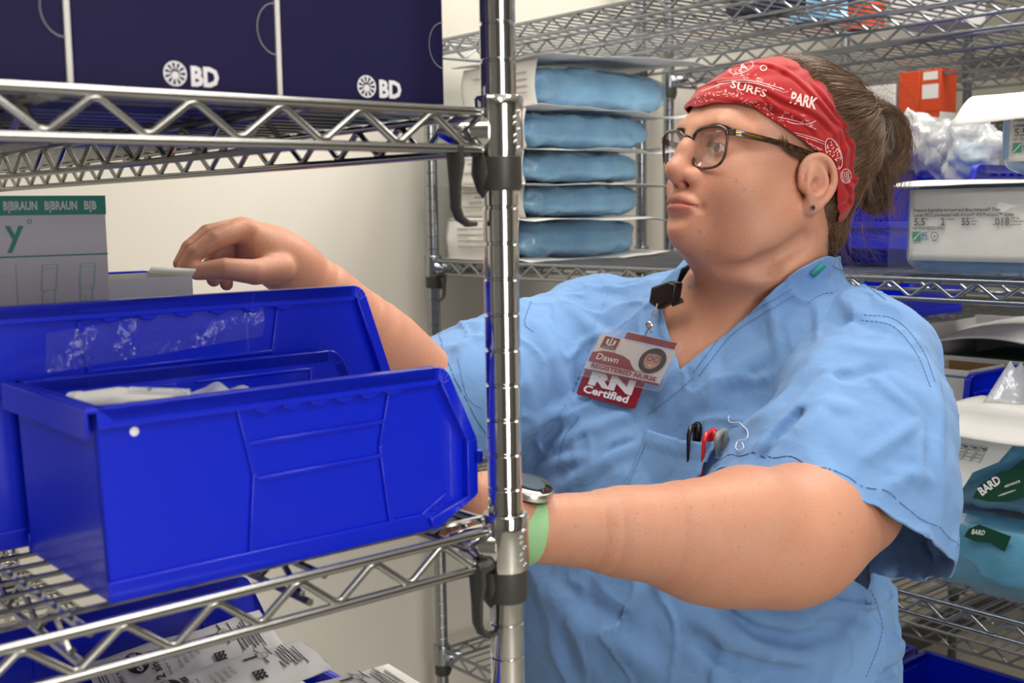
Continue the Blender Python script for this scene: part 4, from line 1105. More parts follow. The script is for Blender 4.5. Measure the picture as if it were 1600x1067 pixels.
# combed strands run from the headband and nape back to the tie
paths = []; K = 14
edge = [(.012, .146), (-.005, .128), (-.022, .102), (-.042, .078), (-.060, .055), (-.064, .030), (-.060, .006), (-.050, -.012), (-.040, -.030), (-.048, -.055), (-.068, -.075)]
for i in range(7500):
    s = 1 if nr.rand() < .68 else -1
    t = nr.rand()**.9*(len(edge)-1); k = min(int(t), len(edge)-2); fr = t-k
    x = edge[k][0]*(1-fr)+edge[k+1][0]*fr+.011; z = edge[k][1]*(1-fr)+edge[k+1][1]*fr
    u0 = nr.rand()**1.6*.75 if nr.rand() < .6 else 0
    lat = .074*math.sqrt(max(.02, 1-((z-.05)/.105)**2))*s*(1 if nr.rand() < .6 else nr.rand())
    lift = .0006+abs(nr.normal(0, .0018)); amp = nr.normal(0, .004)
    tx, ty, tz = TIE[0]+nr.normal(0, .004), TIE[1]+nr.normal(0, .006), TIE[2]+nr.normal(0, .007)
    pts = []
    for j in range(K):
        w = u0+(1-u0)*j/(K-1); e = w**1.15
        yy = lat*(1-e)+ty*e+lat*.35*math.sin(w*math.pi)
        pp = onhair(x*(1-w)+tx*w, yy, z*(1-w)+tz*w+(.010*math.sin(w*math.pi) if z > 0 else -.004*math.sin(w*math.pi))+amp*math.sin(w*5), lift*(1+math.sin(w*3.1)))
        pts.append(V3(pp))
    paths.append(pts)
sub(own(np_strands('combed_hair', np.array(paths), .00022+.00016*nr.rand(len(paths)), M['hair2'], None, .6)), hair_o)
# the folded ponytail
pt = SDF(); pE = lambda c, r, k=.015: pt.ell(H(*c), r, k, 1, HM)
pE((-.168, .004, .092), (.030, .024, .026)); pE((-.180, .006, .066), (.029, .026, .038)); pE((-.160, .006, .045), (.026, .024, .036)); pE((-.160, .012, .004), (.016, .016, .020))
def pt_post(p, d): q = toH(p); return d-.003*vnoise(q*np.array([90, 60, 30]), 5)-.0016*vnoise(q*np.array([260, 160, 50]), 6)
pv, pf = surface(pt, .0028, (.1, 1.15, 1.36), (.75, 1.75, 1.72), pt_post)
sub(own(np_mesh('ponytail', pv, pf, M['hair'], None)), hair_o)
def bez(P0, P1, P2, P3, n):
    t = np.linspace(0, 1, n)[:, None]; return (1-t)**3*P0+3*t*(1-t)**2*P1+3*t*t*(1-t)*P2+t**3*P3
paths = []; G_ = lambda *a: np.array(a)
for i in range(3000):
    a = nr.rand(); r = lambda s_: nr.normal(0, s_); side = nr.rand()*2-1
    out_ = .008+.030*math.sqrt(nr.rand())   # how far back the strand's loop reaches
    yy = side*.026+.006
    p0 = G_(-.136+r(.004), .004+r(.009), .098+r(.010))
    p1 = G_(-.150-out_*.9, yy*1.05, .128+r(.006)-.012*(1-out_/.05))
    p2 = G_(-.176-out_*1.25, yy*1.25, .072+r(.010))
    e = nr.rand()
    p3 = G_(-.160+r(.008)-.012*e, yy*.9+.004, .040-.022*e+r(.008))
    paths.append(bez(p0, p1, p2, p3, 14))
for i in range(500):
    r = lambda s_: nr.normal(0, s_); p0 = G_(-.155+r(.010), .012+r(.012), .035+r(.010))
    p3 = G_(-.160+r(.010), .018+r(.010), -.014+r(.006)); cz = nr.rand()
    paths.append(bez(p0, p0+G_(-.012+r(.01), .004, -.03), p3+G_(-.022*cz, 0, .010), p3+G_(.012-.03*cz, 0, 0), 14))
pp = np.array(paths); pp = fromH(pp.reshape(-1, 3)).reshape(pp.shape)
sub(own(np_strands('ponytail_strands', pp, .00022+.00018*nr.rand(len(pp)), M['hair2'], None, .5)), hair_o)
# loose wisps at nape, ponytail end and temple
paths = []
for i in range(260):
    r = lambda s_: nr.normal(0, s_); k = nr.rand()
    if k < .40: p0 = G_(-.065+r(.016), .045+r(.020), -.035+r(.012)); p3 = p0+G_(-.018+r(.016), .004+r(.008), -.040+r(.012)); m1 = G_(.004, .010, -.012); m2 = G_(.006, .004, .012)
    elif k < .70: p0 = G_(-.155+r(.012), .015, -.010+r(.014)); p3 = p0+G_(-.030+r(.03), .006, -.030+r(.012)); m1 = G_(.012, 0, -.020); m2 = G_(.028, 0, -.006)
    elif k < .86: p0 = G_(-.13+r(.02), .02+r(.02), .12+r(.012)); p3 = p0+G_(-.05+r(.02), .0, -.01+r(.03)); m1 = G_(-.010, 0, .014+r(.006)); m2 = G_(.01, 0, .016)
    else: p0 = G_(-.205, .01+r(.01), .085+r(.014)); p3 = G_(-.200+r(.006), .012, -.010+r(.016)); m1 = G_(-.022, 0, -.02); m2 = G_(-.022, 0, .03)
    paths.append(bez(p0, p0+m1, p3+m2, p3, 14))
pp = np.array(paths); pp = fromH(pp.reshape(-1, 3)).reshape(pp.shape)
sub(own(np_strands('loose_wisps', pp, .00018, M['hair2'], None, .4)), hair_o)
paths = []
for i in range(240):    # the short lock over the temple between band and ear
    r = lambda s_: nr.normal(0, s_); t = nr.rand()
    p0 = G_(.040-.030*t+r(.003), .0735+r(.0006), .050-.008*t+r(.003)); p3 = G_(-.004+r(.004), .0785+r(.001), .034+r(.0025))
    paths.append(bez(p0, p0+G_(-.004, .0035, -.012-.006*nr.rand()), p3+G_(.016, .0015, -.008*nr.rand()), p3, 14))
pp = np.array(paths); pp = fromH(pp.reshape(-1, 3)).reshape(pp.shape)
sub(own(np_strands('temple_lock', pp, .00018, M['hair2'], None, .4)), hair_o)

# ---------------------------------------------------------------- bandana
band = SDF(); bE = lambda c, r, k=.02: band.ell(H(*c), r, k, 1, HM)
bE((-.012, 0, .050), (.1045, .0835, .0990)); bE((.014, 0, .075), (.0745, .0715, .0500), .03); bE((-.040, 0, .045), (.070, .077, .085), .02); bE((-.055, 0, -.008), (.048, .069, .050), .03)
def band_par(q): return q[:, 2]*.80+q[:, 0]*.60
def band_post(p, d):
    q = toH(p); c = band_par(q)
    w = fbm(np.stack([c*75+1.5*vnoise(q*18, 4), q[:, 0]*9-q[:, 2]*7, q[:, 1]*9], 1), 31, 2)
    for (ax, az), (bx, bz), am in (((.105, .098), (-.005, .052), 1), ((.09, .118), (-.030, .052), 1.2), ((.055, .138), (-.045, .060), 1), ((.075, .100), (.02, .058), .8), ((.0, .115), (-.055, .045), 1.1), ((-.03, .060), (-.070, -.02), 1.2), ((-.045, .055), (-.078, .0), .9), ((.10, .088), (.045, .075), .8)):
        ex, ez = bx-ax, bz-az; L_ = math.hypot(ex, ez); t = ((q[:, 0]-ax)*ex+(q[:, 2]-az)*ez)/(L_*L_)
        sgn = ((q[:, 0]-ax)*ez-(q[:, 2]-az)*ex)/L_+.004*np.sin(t*7+ax*60); g_ = np.clip(np.minimum(t, 1-t)*6+.2, 0, 1)*am
        d = d+g_*(.0020*np.exp(-(sgn/.0022)**2)-.0016*np.exp(-((sgn-.005)/.004)**2))
    return d-.0028*w-.0060*np.clip(.30-np.abs(vnoise(np.stack([c*45, (q[:, 0]-q[:, 2])*10, q[:, 1]*6], 1), 77)), 0, 1)
dv, df_ = surface(band, .0016, (.1, 1.15, 1.40), (.62, 1.62, 1.72), band_post)
df_ = tri(df_); dq = toH(dv); sd = poly_sd(dq[:, 0], dq[:, 2], BP)+.0012*vnoise(dq*60, 3)
v_, f_ = clip_mesh(dv, df_, sd)
ban = own(np_mesh('bandana', v_, f_, M['bandana'], None)); md = ban.modifiers.new('t', 'SOLIDIFY'); md.thickness = .0018; md.offset = -1
ban_bvh = BVHTree.FromPolygons([tuple(x) for x in dv], [tuple(int(i) for i in x) for x in df_])
bs_bvh = BVHTree.FromPolygons([tuple(x) for x in v_], [tuple(int(i) for i in x) for x in f_])
# rolled edge of the band
# printed motifs, laid on the cloth
pr = MB()
def bfn(ox, oy, ang, sc):
    ca, sa = math.cos(ang), math.sin(ang)
    def fn(x, y):
        px, py = ox+(x*ca-y*sa)*sc, oy-(x*sa+y*ca)*sc
        h = bs_bvh.ray_cast(CAM_LOC, pray(px, py))
        if h[0] is None: return None
        return h[0]-pray(px, py)*.0011
    return fn
def stroke(fn, pts, w, mi=0):
    for a, b in zip(pts[:-1], pts[1:]):
        n = max(1, int(math.hypot(b[0]-a[0], b[1]-a[1])/2.0))
        for i in range(n):
            p = (a[0]+(b[0]-a[0])*i/n, a[1]+(b[1]-a[1])*i/n); q_ = (a[0]+(b[0]-a[0])*(i+1)/n, a[1]+(b[1]-a[1])*(i+1)/n)
            dx, dy = q_[0]-p[0], q_[1]-p[1]; l = math.hypot(dx, dy) or 1; nx, ny = -dy/l*w, dx/l*w
            c = [fn(p[0]+nx, p[1]+ny), fn(q_[0]+nx, q_[1]+ny), fn(q_[0]-nx, q_[1]-ny), fn(p[0]-nx, p[1]-ny)]
            if None in c: continue
            pr.add(c, [(0,1,2,3)], mi)
def word(fn, s_, size, bold=.02, width=None):
    vs, fs, w = text2d(s_, bold); sx = size if width is None else width/w
    out = [fn(x*sx, y*size) for x, y in vs]
    for f in fs:
        if any(out[i] is None for i in f): continue
        b = len(pr.v); pr.v.extend([tuple(out[i]) for i in f]); pr.f.append(tuple(range(b, b+len(f)))); pr.m.append(0)
word(bfn(1233, 160, math.radians(-14), 1), 'PARK', 25, .03, 43)
word(bfn(1140, 136, math.radians(-16), 1), 'SURFS', 17, .015, 58)
word(bfn(1155, 110, math.radians(10), 1), 'A', 14, .02, 14)
I = lambda x, y: bfn(0, 0, 0, 1)(x, -y)
def cur(f, t0, t1, n, w): stroke(I, [f(t0+(t1-t0)*i/n) for i in range(n+1)], w)
cur(lambda a: (1158+19*math.cos(a), 105+9*math.sin(a)-.25*19*math.cos(a)), 0, 6.29, 36, .5)
cur(lambda a: (1193+5*math.cos(a), 106+4*math.sin(a)), 0, 6.29, 14, .8)
for (a, b, dy) in (((1120, 128), (1225, 140), 8), ((1122, 131), (1222, 143), 8), ((1150, 168), (1235, 205), 4), ((1215, 183), (1275, 202), 3), ((1228, 205), (1290, 222), 2), ((1230, 208), (1290, 226), 2), ((1240, 218), (1285, 234), 2), ((1095, 143), (1130, 130), 0)):
    n = 12; stroke(I, [(a[0]+(b[0]-a[0])*t/n, a[1]+(b[1]-a[1])*t/n-dy*math.sin(t/n*3.14)) for t in range(n+1)], .45)
for k in range(120):     # dashes and small leaves strewn along the border
    t = k/119; x = 1084+t*200; y = np.interp(x, [1084, 1110, 1150, 1200, 1240, 1285], [156, 146, 143, 178, 208, 236])+nr.normal(2, 4)
    a = nr.rand()*3; stroke(I, [(x, y), (x+3.5*math.cos(a), y+3.5*math.sin(a)*.8)], .35)
for k in range(70):
    x = 1120+nr.rand()*150; y = 124+(x-1128)*.38+nr.choice([-20, 16])+nr.normal(0, 4); a = nr.rand()*6; r = 1.2+nr.rand()*2
    stroke(I, [(x+r*math.cos(a+b*.7), y+r*.7*math.sin(a+b*.7)) for b in range(6)], .3)
cur(lambda a: (1252+24*math.cos(a), 180+8*math.sin(a)+6), 0.3, 2.8, 14, .5)
sub(own(pr.build('print', M['bandana_print'], None, smooth=False)), ban); pr = MB()
cur(lambda a: (1303+14*math.cos(a)*.8+7*math.sin(a), 240+24*math.sin(a)), 0, 6.29, 30, .7); 
for k in range(60):
    a = nr.rand()*6.28; r = nr.rand()**.5; x = 1303+11*r*math.cos(a)+6*r*math.sin(a); y = 240+21*r*math.sin(a); b = nr.rand()*3
    stroke(I, [(x, y), (x+2.5*math.cos(b), y+2.5*math.sin(b))], .7)
cur(lambda a: (1322+8*math.cos(a), 275+11*math.sin(a)), 0, 6.29, 20, .7)
for k in range(4): stroke(I, [(1316+k*3, 268), (1318+k*3, 284)], .6)
sub(own(pr.build('print', M['bandana_print'], None, smooth=False)), ban)
# ---------------------------------------------------------------- things worn or carried on the scrubs
M['badge_white'] = mat('badge_white', '#e4e0dc', .3, coat=.5); M['badge_red'] = mat('badge_red', '#8e1b24', .35, coat=.5)
M['badge_dark'] = mat('badge_dark_red', '#6e1620', .35); M['badge_skin'] = mat('badge_portrait_skin', '#c98f7c', .4); M['badge_hair'] = mat('badge_portrait_hair', '#2a1c18', .4)
M['clear'] = film('clear_plastic', .04, bump=.1, rough=.08, base=.02, edge=.35)
M['red_plastic'] = mat('red_plastic', '#d3161d', .25, coat=.5); M['grey_plastic'] = mat('grey_plastic', '#8b8a87', .4)
M['watch_glass'] = mat('watch_glass', '#0e1418', .04, coat=1); M['watch_face'] = mat('watch_face_blue', '#1b3a4a', .3, emit='#3f7fa6', estr=.04)
M['band_green'] = mat('band_green', '#8fc08a', .6, bump=.2, bscale=500); M['teal_cloth'] = mat('teal_cloth', '#2f8f86', .8)
M['silver'] = mat('silver', '#d5d2cc', .25, 1)
def plane_fn(p0, n):
    def fn(px, py, off=0.0):
        d = pray(px, py); t = (p0+n*off-CAM_LOC).dot(n)/d.dot(n); return CAM_LOC+d*t
    return fn
bc, bn_ = on(shirt_bvh, 985, 560)
BNn = (BN+Vector((0,0,.12))).normalized(); _t = [on(shirt_bvh, x, y)[0] for x, y in ((905, 590), (1050, 540), (940, 634), (1030, 620), (1000, 570))]
bpl = plane_fn(max(_t+[bc], key=lambda p: p.dot(BNn))+BNn*.005, BNn)
def affine(BL, BR, TL, off=0.0, pl=None):
    pl = pl or bpl
    def fn(x, y): return pl(BL[0]+(BR[0]-BL[0])*x+(TL[0]-BL[0])*y, BL[1]+(BR[1]-BL[1])*x+(TL[1]-BL[1])*y, off)
    return fn
badge = empty('name_badge', 'clear badge holder with a red and white nurse card clipped to the scrubs neckline', 'badge', bc)
def under(o, par, root=None):
    """parent an object built in world coordinates to par (whose world location is root's)"""
    o.parent = par; o.matrix_parent_inverse = Matrix.Translation(-(root or par).location) if root is None or par is root else Matrix.Identity(4); return o
def slab(name, fn, pts, m, par, root, th=.0008, **k):
    mb = MB(); n = len(pts)
    fr = [fn(x, y) for x, y in pts]; nn = BNn
    bk = [p-nn*th for p in fr]; mb.add(fr+bk, [tuple(range(n)), tuple(range(2*n-1, n-1, -1))]+[(i, n+i, n+(i+1) % n, (i+1) % n) for i in range(n)])
    return under(mb.build(name, m, None, smooth=False, recalc=True, **k), par, root)
def rrect(x0, y0, x1, y1, rx, ry, n=4):
    pts = []
    for cx, cy, a0 in ((x1-rx, y0+ry, -90), (x1-rx, y1-ry, 0), (x0+rx, y1-ry, 90), (x0+rx, y0+ry, 180)):
        for i in range(n+1):
            a = math.radians(a0+90*i/n); pts.append((cx+rx*math.cos(a), cy+ry*math.sin(a)))
    return pts
cf = affine((912,577), (1028,603), (940,522))
card = slab('card', cf, rrect(0, 0, 1, 1, .03, .05), M['badge_white'], badge, badge)
hold = slab('clear_holder', affine((906,586), (1031,612), (943,510), .0028), rrect(0, 0, 1, 1.0, .05, .08), M['clear'], badge, badge, th=.0006)
mb = MB(); o_ = [affine((906,586), (1031,612), (943,510), .0022)(x, y) for x, y in rrect(0, 0, 1, 1.0, .05, .08)]
mb.tube(o_, .0009, 6, closed=True); under(mb.build('holder_rim', M['clear'], None), badge, badge)
def cfo(off): return affine((912,577), (1028,603), (940,522), off)
mb = MB()
f1_ = cfo(.0006); f2_ = cfo(.0010); f3_ = cfo(.0014)
red = [(.02, .25), (.02, .50), (.10, .60), (.22, .64), (.36, .60), (.48, .52), (.55, .40), (.62, .30), (.72, .25), (.84, .22), (.90, .12), (.97, .10), (.97, .03), (.02, .03)]
add_poly(mb, [(.0, .24), (.0, .50), (.12, .585), (.26, .60), (.40, .565), (.50, .49), (.56, .36), (.62, .27), (.78, .24)], f1_, 0)
add_poly(mb, [(.0, .0), (.0, .035), (1, .06), (1, .0)], f1_, 0)
add_rect(mb, .30, 1.02, .97, 1.20, f1_, 0)
add_rect(mb, .06, .66, .26, .98, f1_, 1)
add_text(mb, 'U', f2_, size=.22, x0=.095, y0=.76, mi=2, bold=.03, width=.13); add_rect(mb, .15, .74, .17, .96, f2_, 2); add_text(mb, 'HEALTH', f2_, width=.16, x0=.08, y0=.68, mi=2, size=.06)
add_text(mb, 'Dawn', f2_, size=.24, width=.30, x0=.07, y0=.34, mi=2, bold=.02)
add_text(mb, 'REGISTERED NURSE', f2_, size=.16, width=.88, x0=.06, y0=.10, mi=0, bold=.03)
# small oval portrait
def disc(cx, cy, rx, ry, f, mi, n=22): add_poly(mb, [(cx+rx*math.cos(2*math.pi*i/n), cy+ry*math.sin(2*math.pi*i/n)) for i in range(n)], f, mi)
disc(.78, .61, .17, .35, f1_, 3); disc(.775, .62, .105, .24, f2_, 4); add_poly(mb, [(.67,.78),(.72,.88),(.84,.87),(.88,.75),(.80,.80),(.72,.79)], f3_, 3)
for cx in (.735, .825): add_ring(mb, cx, .66, .040, .031, lambda x, y: f3_(x, .66+(y-.66)*1.8), 3, 14)
add_poly(mb, [(.735,.50),(.78,.44),(.83,.50),(.78,.475)], f3_, 2)
cp = mb.build('card_print', [M['badge_red'], M['badge_dark'], M['badge_white'], M['badge_hair'], M['badge_skin']], None, smooth=False)
cp.parent = card; cp.matrix_parent_inverse = Matrix.Identity(4)
rn_f = affine((900,616), (982,637), (916,572), -.0016)
rn = slab('certification_tag', rn_f, rrect(0, 0, 1.12, 1, .05, .1), M['badge_red'], badge, badge)
mb = MB(); rf2 = affine((900,616), (982,637), (916,572), -.0010)
add_text(mb, 'RN', rf2, size=.62, width=.84, x0=.13, y0=.46, bold=.06); add_text(mb, 'Certified', rf2, size=.36, width=.86, x0=.09, y0=.14, bold=.035)
t_ = mb.build('tag_print', M['text_white'], None, smooth=False); t_.parent = rn; t_.matrix_parent_inverse = Matrix.Identity(4)
# strap, snap, ring
slab('clear_strap', lambda x, y: bpl(x, y, .004), [(1006,524),(1018,528),(1030,492),(1020,488)], M['clear'], badge, badge)
mb = MB(); c_ = bpl(1014, 508, .0055)
mb.tube([c_+(BS*math.cos(a)+Vector((0,0,1))*math.sin(a))*.0036 for a in [k*math.pi/8 for k in range(16)]], .0011, 6, closed=True)
mb.tube([c_, c_+BNn*.001], .0022, 10); mb.tube([bpl(1008, 524, .005), bpl(1014, 512, .006), bpl(1018, 520, .005)], .0009, 6)
under(mb.build('snap', M['silver'], None), badge, badge)
mb = MB(); mb.tube([bpl(1022, 493, .005), bpl(1018, 490, .006), bpl(1021, 484, .006), bpl(1027, 485, .006), bpl(1027, 491, .005)], .0009, 6, closed=True); mb.tube([bpl(1024, 486, .006), bpl(1027, 474, .007)], .0008, 6)
under(mb.build('hook_ring', M['silver'], None), badge, badge)
def reel():
    b0, _ = on(shirt_bvh, 1012, 478, 0); BNn = BN; pl = plane_fn(b0+BN*.022, BN)
    pts = [(1018,449),(1047,439),(1059,443),(1055,469),(1030,484),(1014,473)]
    fr = [pl(*p) for p in pts]; c = sum(fr, Vector())/6
    ins = [c+(p-c)*.86+BNn*.004 for p in fr]; bk = [p-BNn*.012 for p in fr]; n = 6
    mb = MB(); mb.add(ins+fr+bk, [tuple(range(n))]+[(i, n+i, n+(i+1) % n, (i+1) % n) for i in range(n)]+[(n+i, 2*n+i, 2*n+(i+1) % n, n+(i+1) % n) for i in range(n)]+[tuple(range(3*n-1, 2*n-1, -1))])
    under(mb.build('reel_case', M['black'], None, recalc=True, bevel=.0012), badge, badge)
    mb = MB(); q = [pl(*p, -.008) for p in ((1046,470),(1062,466),(1065,473),(1050,479))]; r_ = [p-BNn*.006 for p in q]
    mb.add(q+r_, [(0,1,2,3),(7,6,5,4)]+[(i, 4+i, 4+(i+1) % 4, (i+1) % 4) for i in range(4)])
    under(mb.build('spring_clip', M['black_plastic'], None, recalc=True, bevel=.0005), badge, badge)
reel()
# pens in the breast pocket
def pen(label, name, px, top, bot, m, w=.0042, lean=0, clipw=.0017, head=True):
    p1, n1 = on(shirt_bvh, px, top+22, .0025); up = Vector((0,0,1))-BN*.10+BS*lean; up.normalize(); p0, _ = on(shirt_bvh, px, top, .0105)
    top_pt = p1+up*((p1-P(px, top, 1.3)).length*0+ (22/F_PX*(p1-CAM_LOC).length))
    t = empty(name, label, 'pen', top_pt)
    L = (bot-top)/F_PX*(p1-CAM_LOC).length
    mb = MB(); mb.tube([top_pt-up*.055-BN*.003, top_pt-up*.02-BN*.001, top_pt-up*.006, top_pt-up*.002, top_pt], [w*.8, w*1.3, w*1.35, w*1.0, w*.45], 14); under(mb.build('cap', m, None, angle=60), t, t)
    mb = MB(); f0 = BN*(w+.0100)
    mb.tube([top_pt-up*.002+BN*w*.4, top_pt-up*.005+f0, top_pt-up*.012+f0*1.25, top_pt-up*(L*.6)+f0*1.2, top_pt-up*(L*.94)+f0, top_pt-up*L+f0*.9], [clipw*1.2, clipw*1.8, clipw*1.5, clipw*.95, clipw*.85, clipw*.7], 10)
    under(mb.build('clip', m, None, angle=60), t, t); return t
pen('black pen clipped in the breast pocket, left of the red one', 'pen', 1091, 660, 742, M['black'])
pen('red pen clipped in the middle of the breast pocket', 'pen', 1114, 670, 748, M['red_plastic'], .0044, .05)
pen('pen with a flat grey clip, right of the red pen', 'pen', 1134, 671, 714, M['grey_plastic'], .0034, 0, .0022)
mb = MB(); mb.tube([on(shirt_bvh, x, y, .003)[0] for x, y in smooth2d([(1140,652),(1143,660),(1158,663),(1170,672),(1172,684),(1166,690),(1156,692),(1153,702),(1158,706),(1165,702),(1163,694)], 5)], .0005, 5)
o = own(mb.build('loose_thread', M['text_white'], None)); o.parent = scrub; o.matrix_parent_inverse = Matrix.Identity(4)
# undershirt edge at the neck
mb = MB(); q = [on(shirt_bvh, x, y, .002)[0] for x, y in ((1264,425),(1283,409),(1288,416),(1270,433))]
mb.add(q, [(0,1,2,3)]); own(mb.build('undershirt', M['teal_cloth'], None, solid=.001))
# watch
wc = P(814, 823, .989); ax = (P(905, 828, 1.01)-P(800, 820, .985)).normalized(); upw = (Vector((0,0,1))-C_FW*.30); upw = (upw-ax*upw.dot(ax)).normalized(); sdw = ax.cross(upw).normalized()
watch = empty('wristwatch', 'round silver smartwatch on a pale green band round the near wrist', 'watch', wc)
mb = MB(); N_ = 48; rr_ = .0296; prof_ = [(-.011, 0), (.011, 0), (.011, .0018), (.0095, .0026), (-.0095, .0026), (-.011, .0018)]
vs = []
for i in range(N_):
    a = 2*math.pi*i/N_
    for (x_, h_) in prof_: vs.append(wc+ax*x_+(upw*math.cos(a)+sdw*math.sin(a))*(rr_+h_))
k_ = len(prof_); mb.add(vs, [(i*k_+j, ((i+1) % N_)*k_+j, ((i+1) % N_)*k_+(j+1) % k_, i*k_+(j+1) % k_) for i in range(N_) for j in range(k_)])
under(mb.build('watch_band', M['band_green'], None, recalc=True, angle=50), watch, watch)
def wl(prof, name, m, par=watch):
    mb = MB(); mb.lathe(prof, 40); o = mb.build(name, m, None); o.matrix_world = Matrix.Translation(wc+upw*(rr_+.001)-ax*.003)@upw.to_track_quat('Z', 'Y').to_matrix().to_4x4(); under(o, watch, watch); return o
wl([(.014, 0), (.0195, .001), (.0205, .004)], 'sensor_base', M['black'])
wl([(.0205, .003), (.0218, .0045), (.0218, .0088), (.0205, .0105), (.0195, .0108)], 'case', M['silver'])
wl([(.0197, .0100), (.0197, .0110), (.016, .0116), (.001, .0118)], 'watch_glass', M['watch_glass'])
wl([(.0125, .0119), (.001, .0121)], 'display', M['watch_face'])
# ================================================================== goods on the shelves
ROT = Matrix.Rotation(TH, 4, 'Z')
def uvbox(mb, u0, v0, z0, u1, v1, z1, mi=0): mb.box((u0, v0, z0), (u1, v1, z1), mi)
def blob(mb, sx, sy, sz, ex=3.0, nz=.004, seed=0, nu=48, nv=28, fr=18, flat=0, mi=0, c=(0,0,0), sag=0):
    """soft rounded block (superellipsoid) with crumples; base at z=0"""
    vs = []
    for j in range(nv+1):
        ph = -math.pi/2+math.pi*j/nv
        for i in range(nu):
            a = 2*math.pi*i/nu
            f = lambda t, e: math.copysign(abs(t)**(2/e), t)
            vs.append((f(math.cos(ph), ex)*f(math.cos(a), ex+1), f(math.cos(ph), ex)*f(math.sin(a), ex+1), f(math.sin(ph), ex)))
    V = np.array(vs); Pn = V*np.array([sx/2, sy/2, sz/2]); n = V/np.maximum(np.linalg.norm(V, axis=1), 1e-6)[:, None]
    r = 1-np.abs(fbm(Pn*fr+seed, seed, 3)); w = (np.clip(r-.55, 0, 1)*2-.3)*nz+.5*nz*vnoise(Pn*fr*2.3+seed, seed+9)
    Pn = Pn+n*w[:, None]
    Pn[:, 2] = np.maximum(Pn[:, 2]+sz/2, .0)+sag*np.cos(Pn[:, 0]/sx*3)*0
    Pn += np.array(c)
    mb.add([tuple(x) for x in Pn], [(j*nu+i, j*nu+(i+1) % nu, (j+1)*nu+(i+1) % nu, (j+1)*nu+i) for j in range(nv) for i in range(nu)], mi)
def sheet(mb, sx, sy, amp=.006, seed=0, nu=30, nv=14, c=(0,0,0), fn=None, fr=9, mi=0):
    def f(a, b):
        x = (a-.5)*sx; y = (b-.5)*sy; q = np.array([[x*fr+seed, y*fr+seed*1.7, seed*.37]])
        z = amp*float(vnoise(q, seed)[0])+.4*amp*float(vnoise(q*2.7, seed+3)[0])
        if fn: z += fn(a, b)
        return (x+c[0], y+c[1], z+c[2])
    mb.grid(f, nu, nv, mi)
def thing(name, label, cat, u, v, z, rz=0, group=None): return empty(name, label, cat, W(u, v, z), TH+rz, group)
def surf_v(v, off=.0006): return plane_fn(W(0, v, 0)-CV*off, -CV)     # plane across the aisle direction, facing the camera end
# ---- navy cartons above the near shelf
for i, (u0, lab) in enumerate(((.115, 'navy carton at the left edge of the upper near shelf'), (.254, 'navy carton with round sunburst mark, middle of the three on the upper shelf'), (.393, 'navy carton with round sunburst mark nearest the chrome corner post'))):
    t = thing('carton', lab, 'box', u0, .70, 1.5435)
    mb = MB(); mb.box((0, 0, 0), (.1345, .30, .262)); mb.build('carton_body', M['navy_box'], t, bevel=.0012)
    if i < 2:
        mb = MB(); mb.box((.1352, 0, 0), (.1385, .30, .262)); mb.build('white_side_flap', M['white_card'], t, smooth=False)
    mb = MB(); fn = lambda x, y: (x, -.0006, y)
    add_ring(mb, .1345, .049, .0135, .0131, fn, 0, 24, 1.25, math.pi/2, 3*math.pi/2)
    mb.build('thumb_perforation', M['text_faint'], t, smooth=False)
    mb = MB(); cx, cz, R = .063 if i == 1 else .066, .0155, .0078
    add_ring(mb, cx, cz, R, R*.86, fn, 0, 32); add_ring(mb, cx, cz-.001, R*.32, 0, fn, 0, 16)
    for k in range(11):
        a = math.pi*2*k/11+.3; ca, sa = math.cos(a), math.sin(a); w = .0009
        add_poly(mb, [(cx+ca*R*.36-sa*w*.5, cz+sa*R*.36+ca*w*.5), (cx+ca*R*.9-sa*w, cz+sa*R*.9+ca*w), (cx+ca*R*.9+sa*w, cz+sa*R*.9-ca*w), (cx+ca*R*.36+sa*w*.5, cz+sa*R*.36-ca*w*.5)], fn)
    add_text(mb, 'BD', fn, size=.0165, width=.0195, bold=.045, x0=cx+.0100, y0=cz-.0065)
    mb.build('printed_logo', M['text_white'], t, smooth=False)
# ---- tall carton with green stripe, in the large bin
t = thing('instrument_carton', 'grey lilac carton with green top stripe and drawn tubes in the large bin', 'box', .205, .952, 1.2475)
mb = MB(); mb.box((0, 0, 0), (.160, .055, .2405)); mb.build('carton_body', M['grey_card'], t, bevel=.001)
mb = MB(); mb.box((-.0003, -.0005, .2255), (.1603, .0553, .2409)); st = mb.build('green_stripe', M['green_print'], t, smooth=False)
fn = lambda x, y: (x, -.0009, y)
mb = MB()
for k in range(4): add_text(mb, 'B|BRAUN', fn, size=.0095, width=.026, bold=.03, x0=.0205+k*.0315-.0045, y0=.2298)
add_text(mb, 'B|B', fn, size=.0095, width=.0105, bold=.03, x0=.0205+4*.0315-.0045, y0=.2298)
mb.build('stripe_lettering', M['paper_grey'], st, smooth=False)
mb = MB(); add_text(mb, 'y', fn, size=.030, x0=.0800, y0=.2035, mi=0, bold=.01); add_ring(mb, .0985, .2205, .0018, .0013, fn, 0, 12)
add_rect(mb, 0, .1925, .160, .1936, fn, 0); add_rect(mb, .0855, .0, .0862, .188, fn, 1)
for k in range(16): add_rect(mb, .03, .178-k*.0085, .0795-.010*((k*7) % 3), .1795-k*.0085, fn, 2)
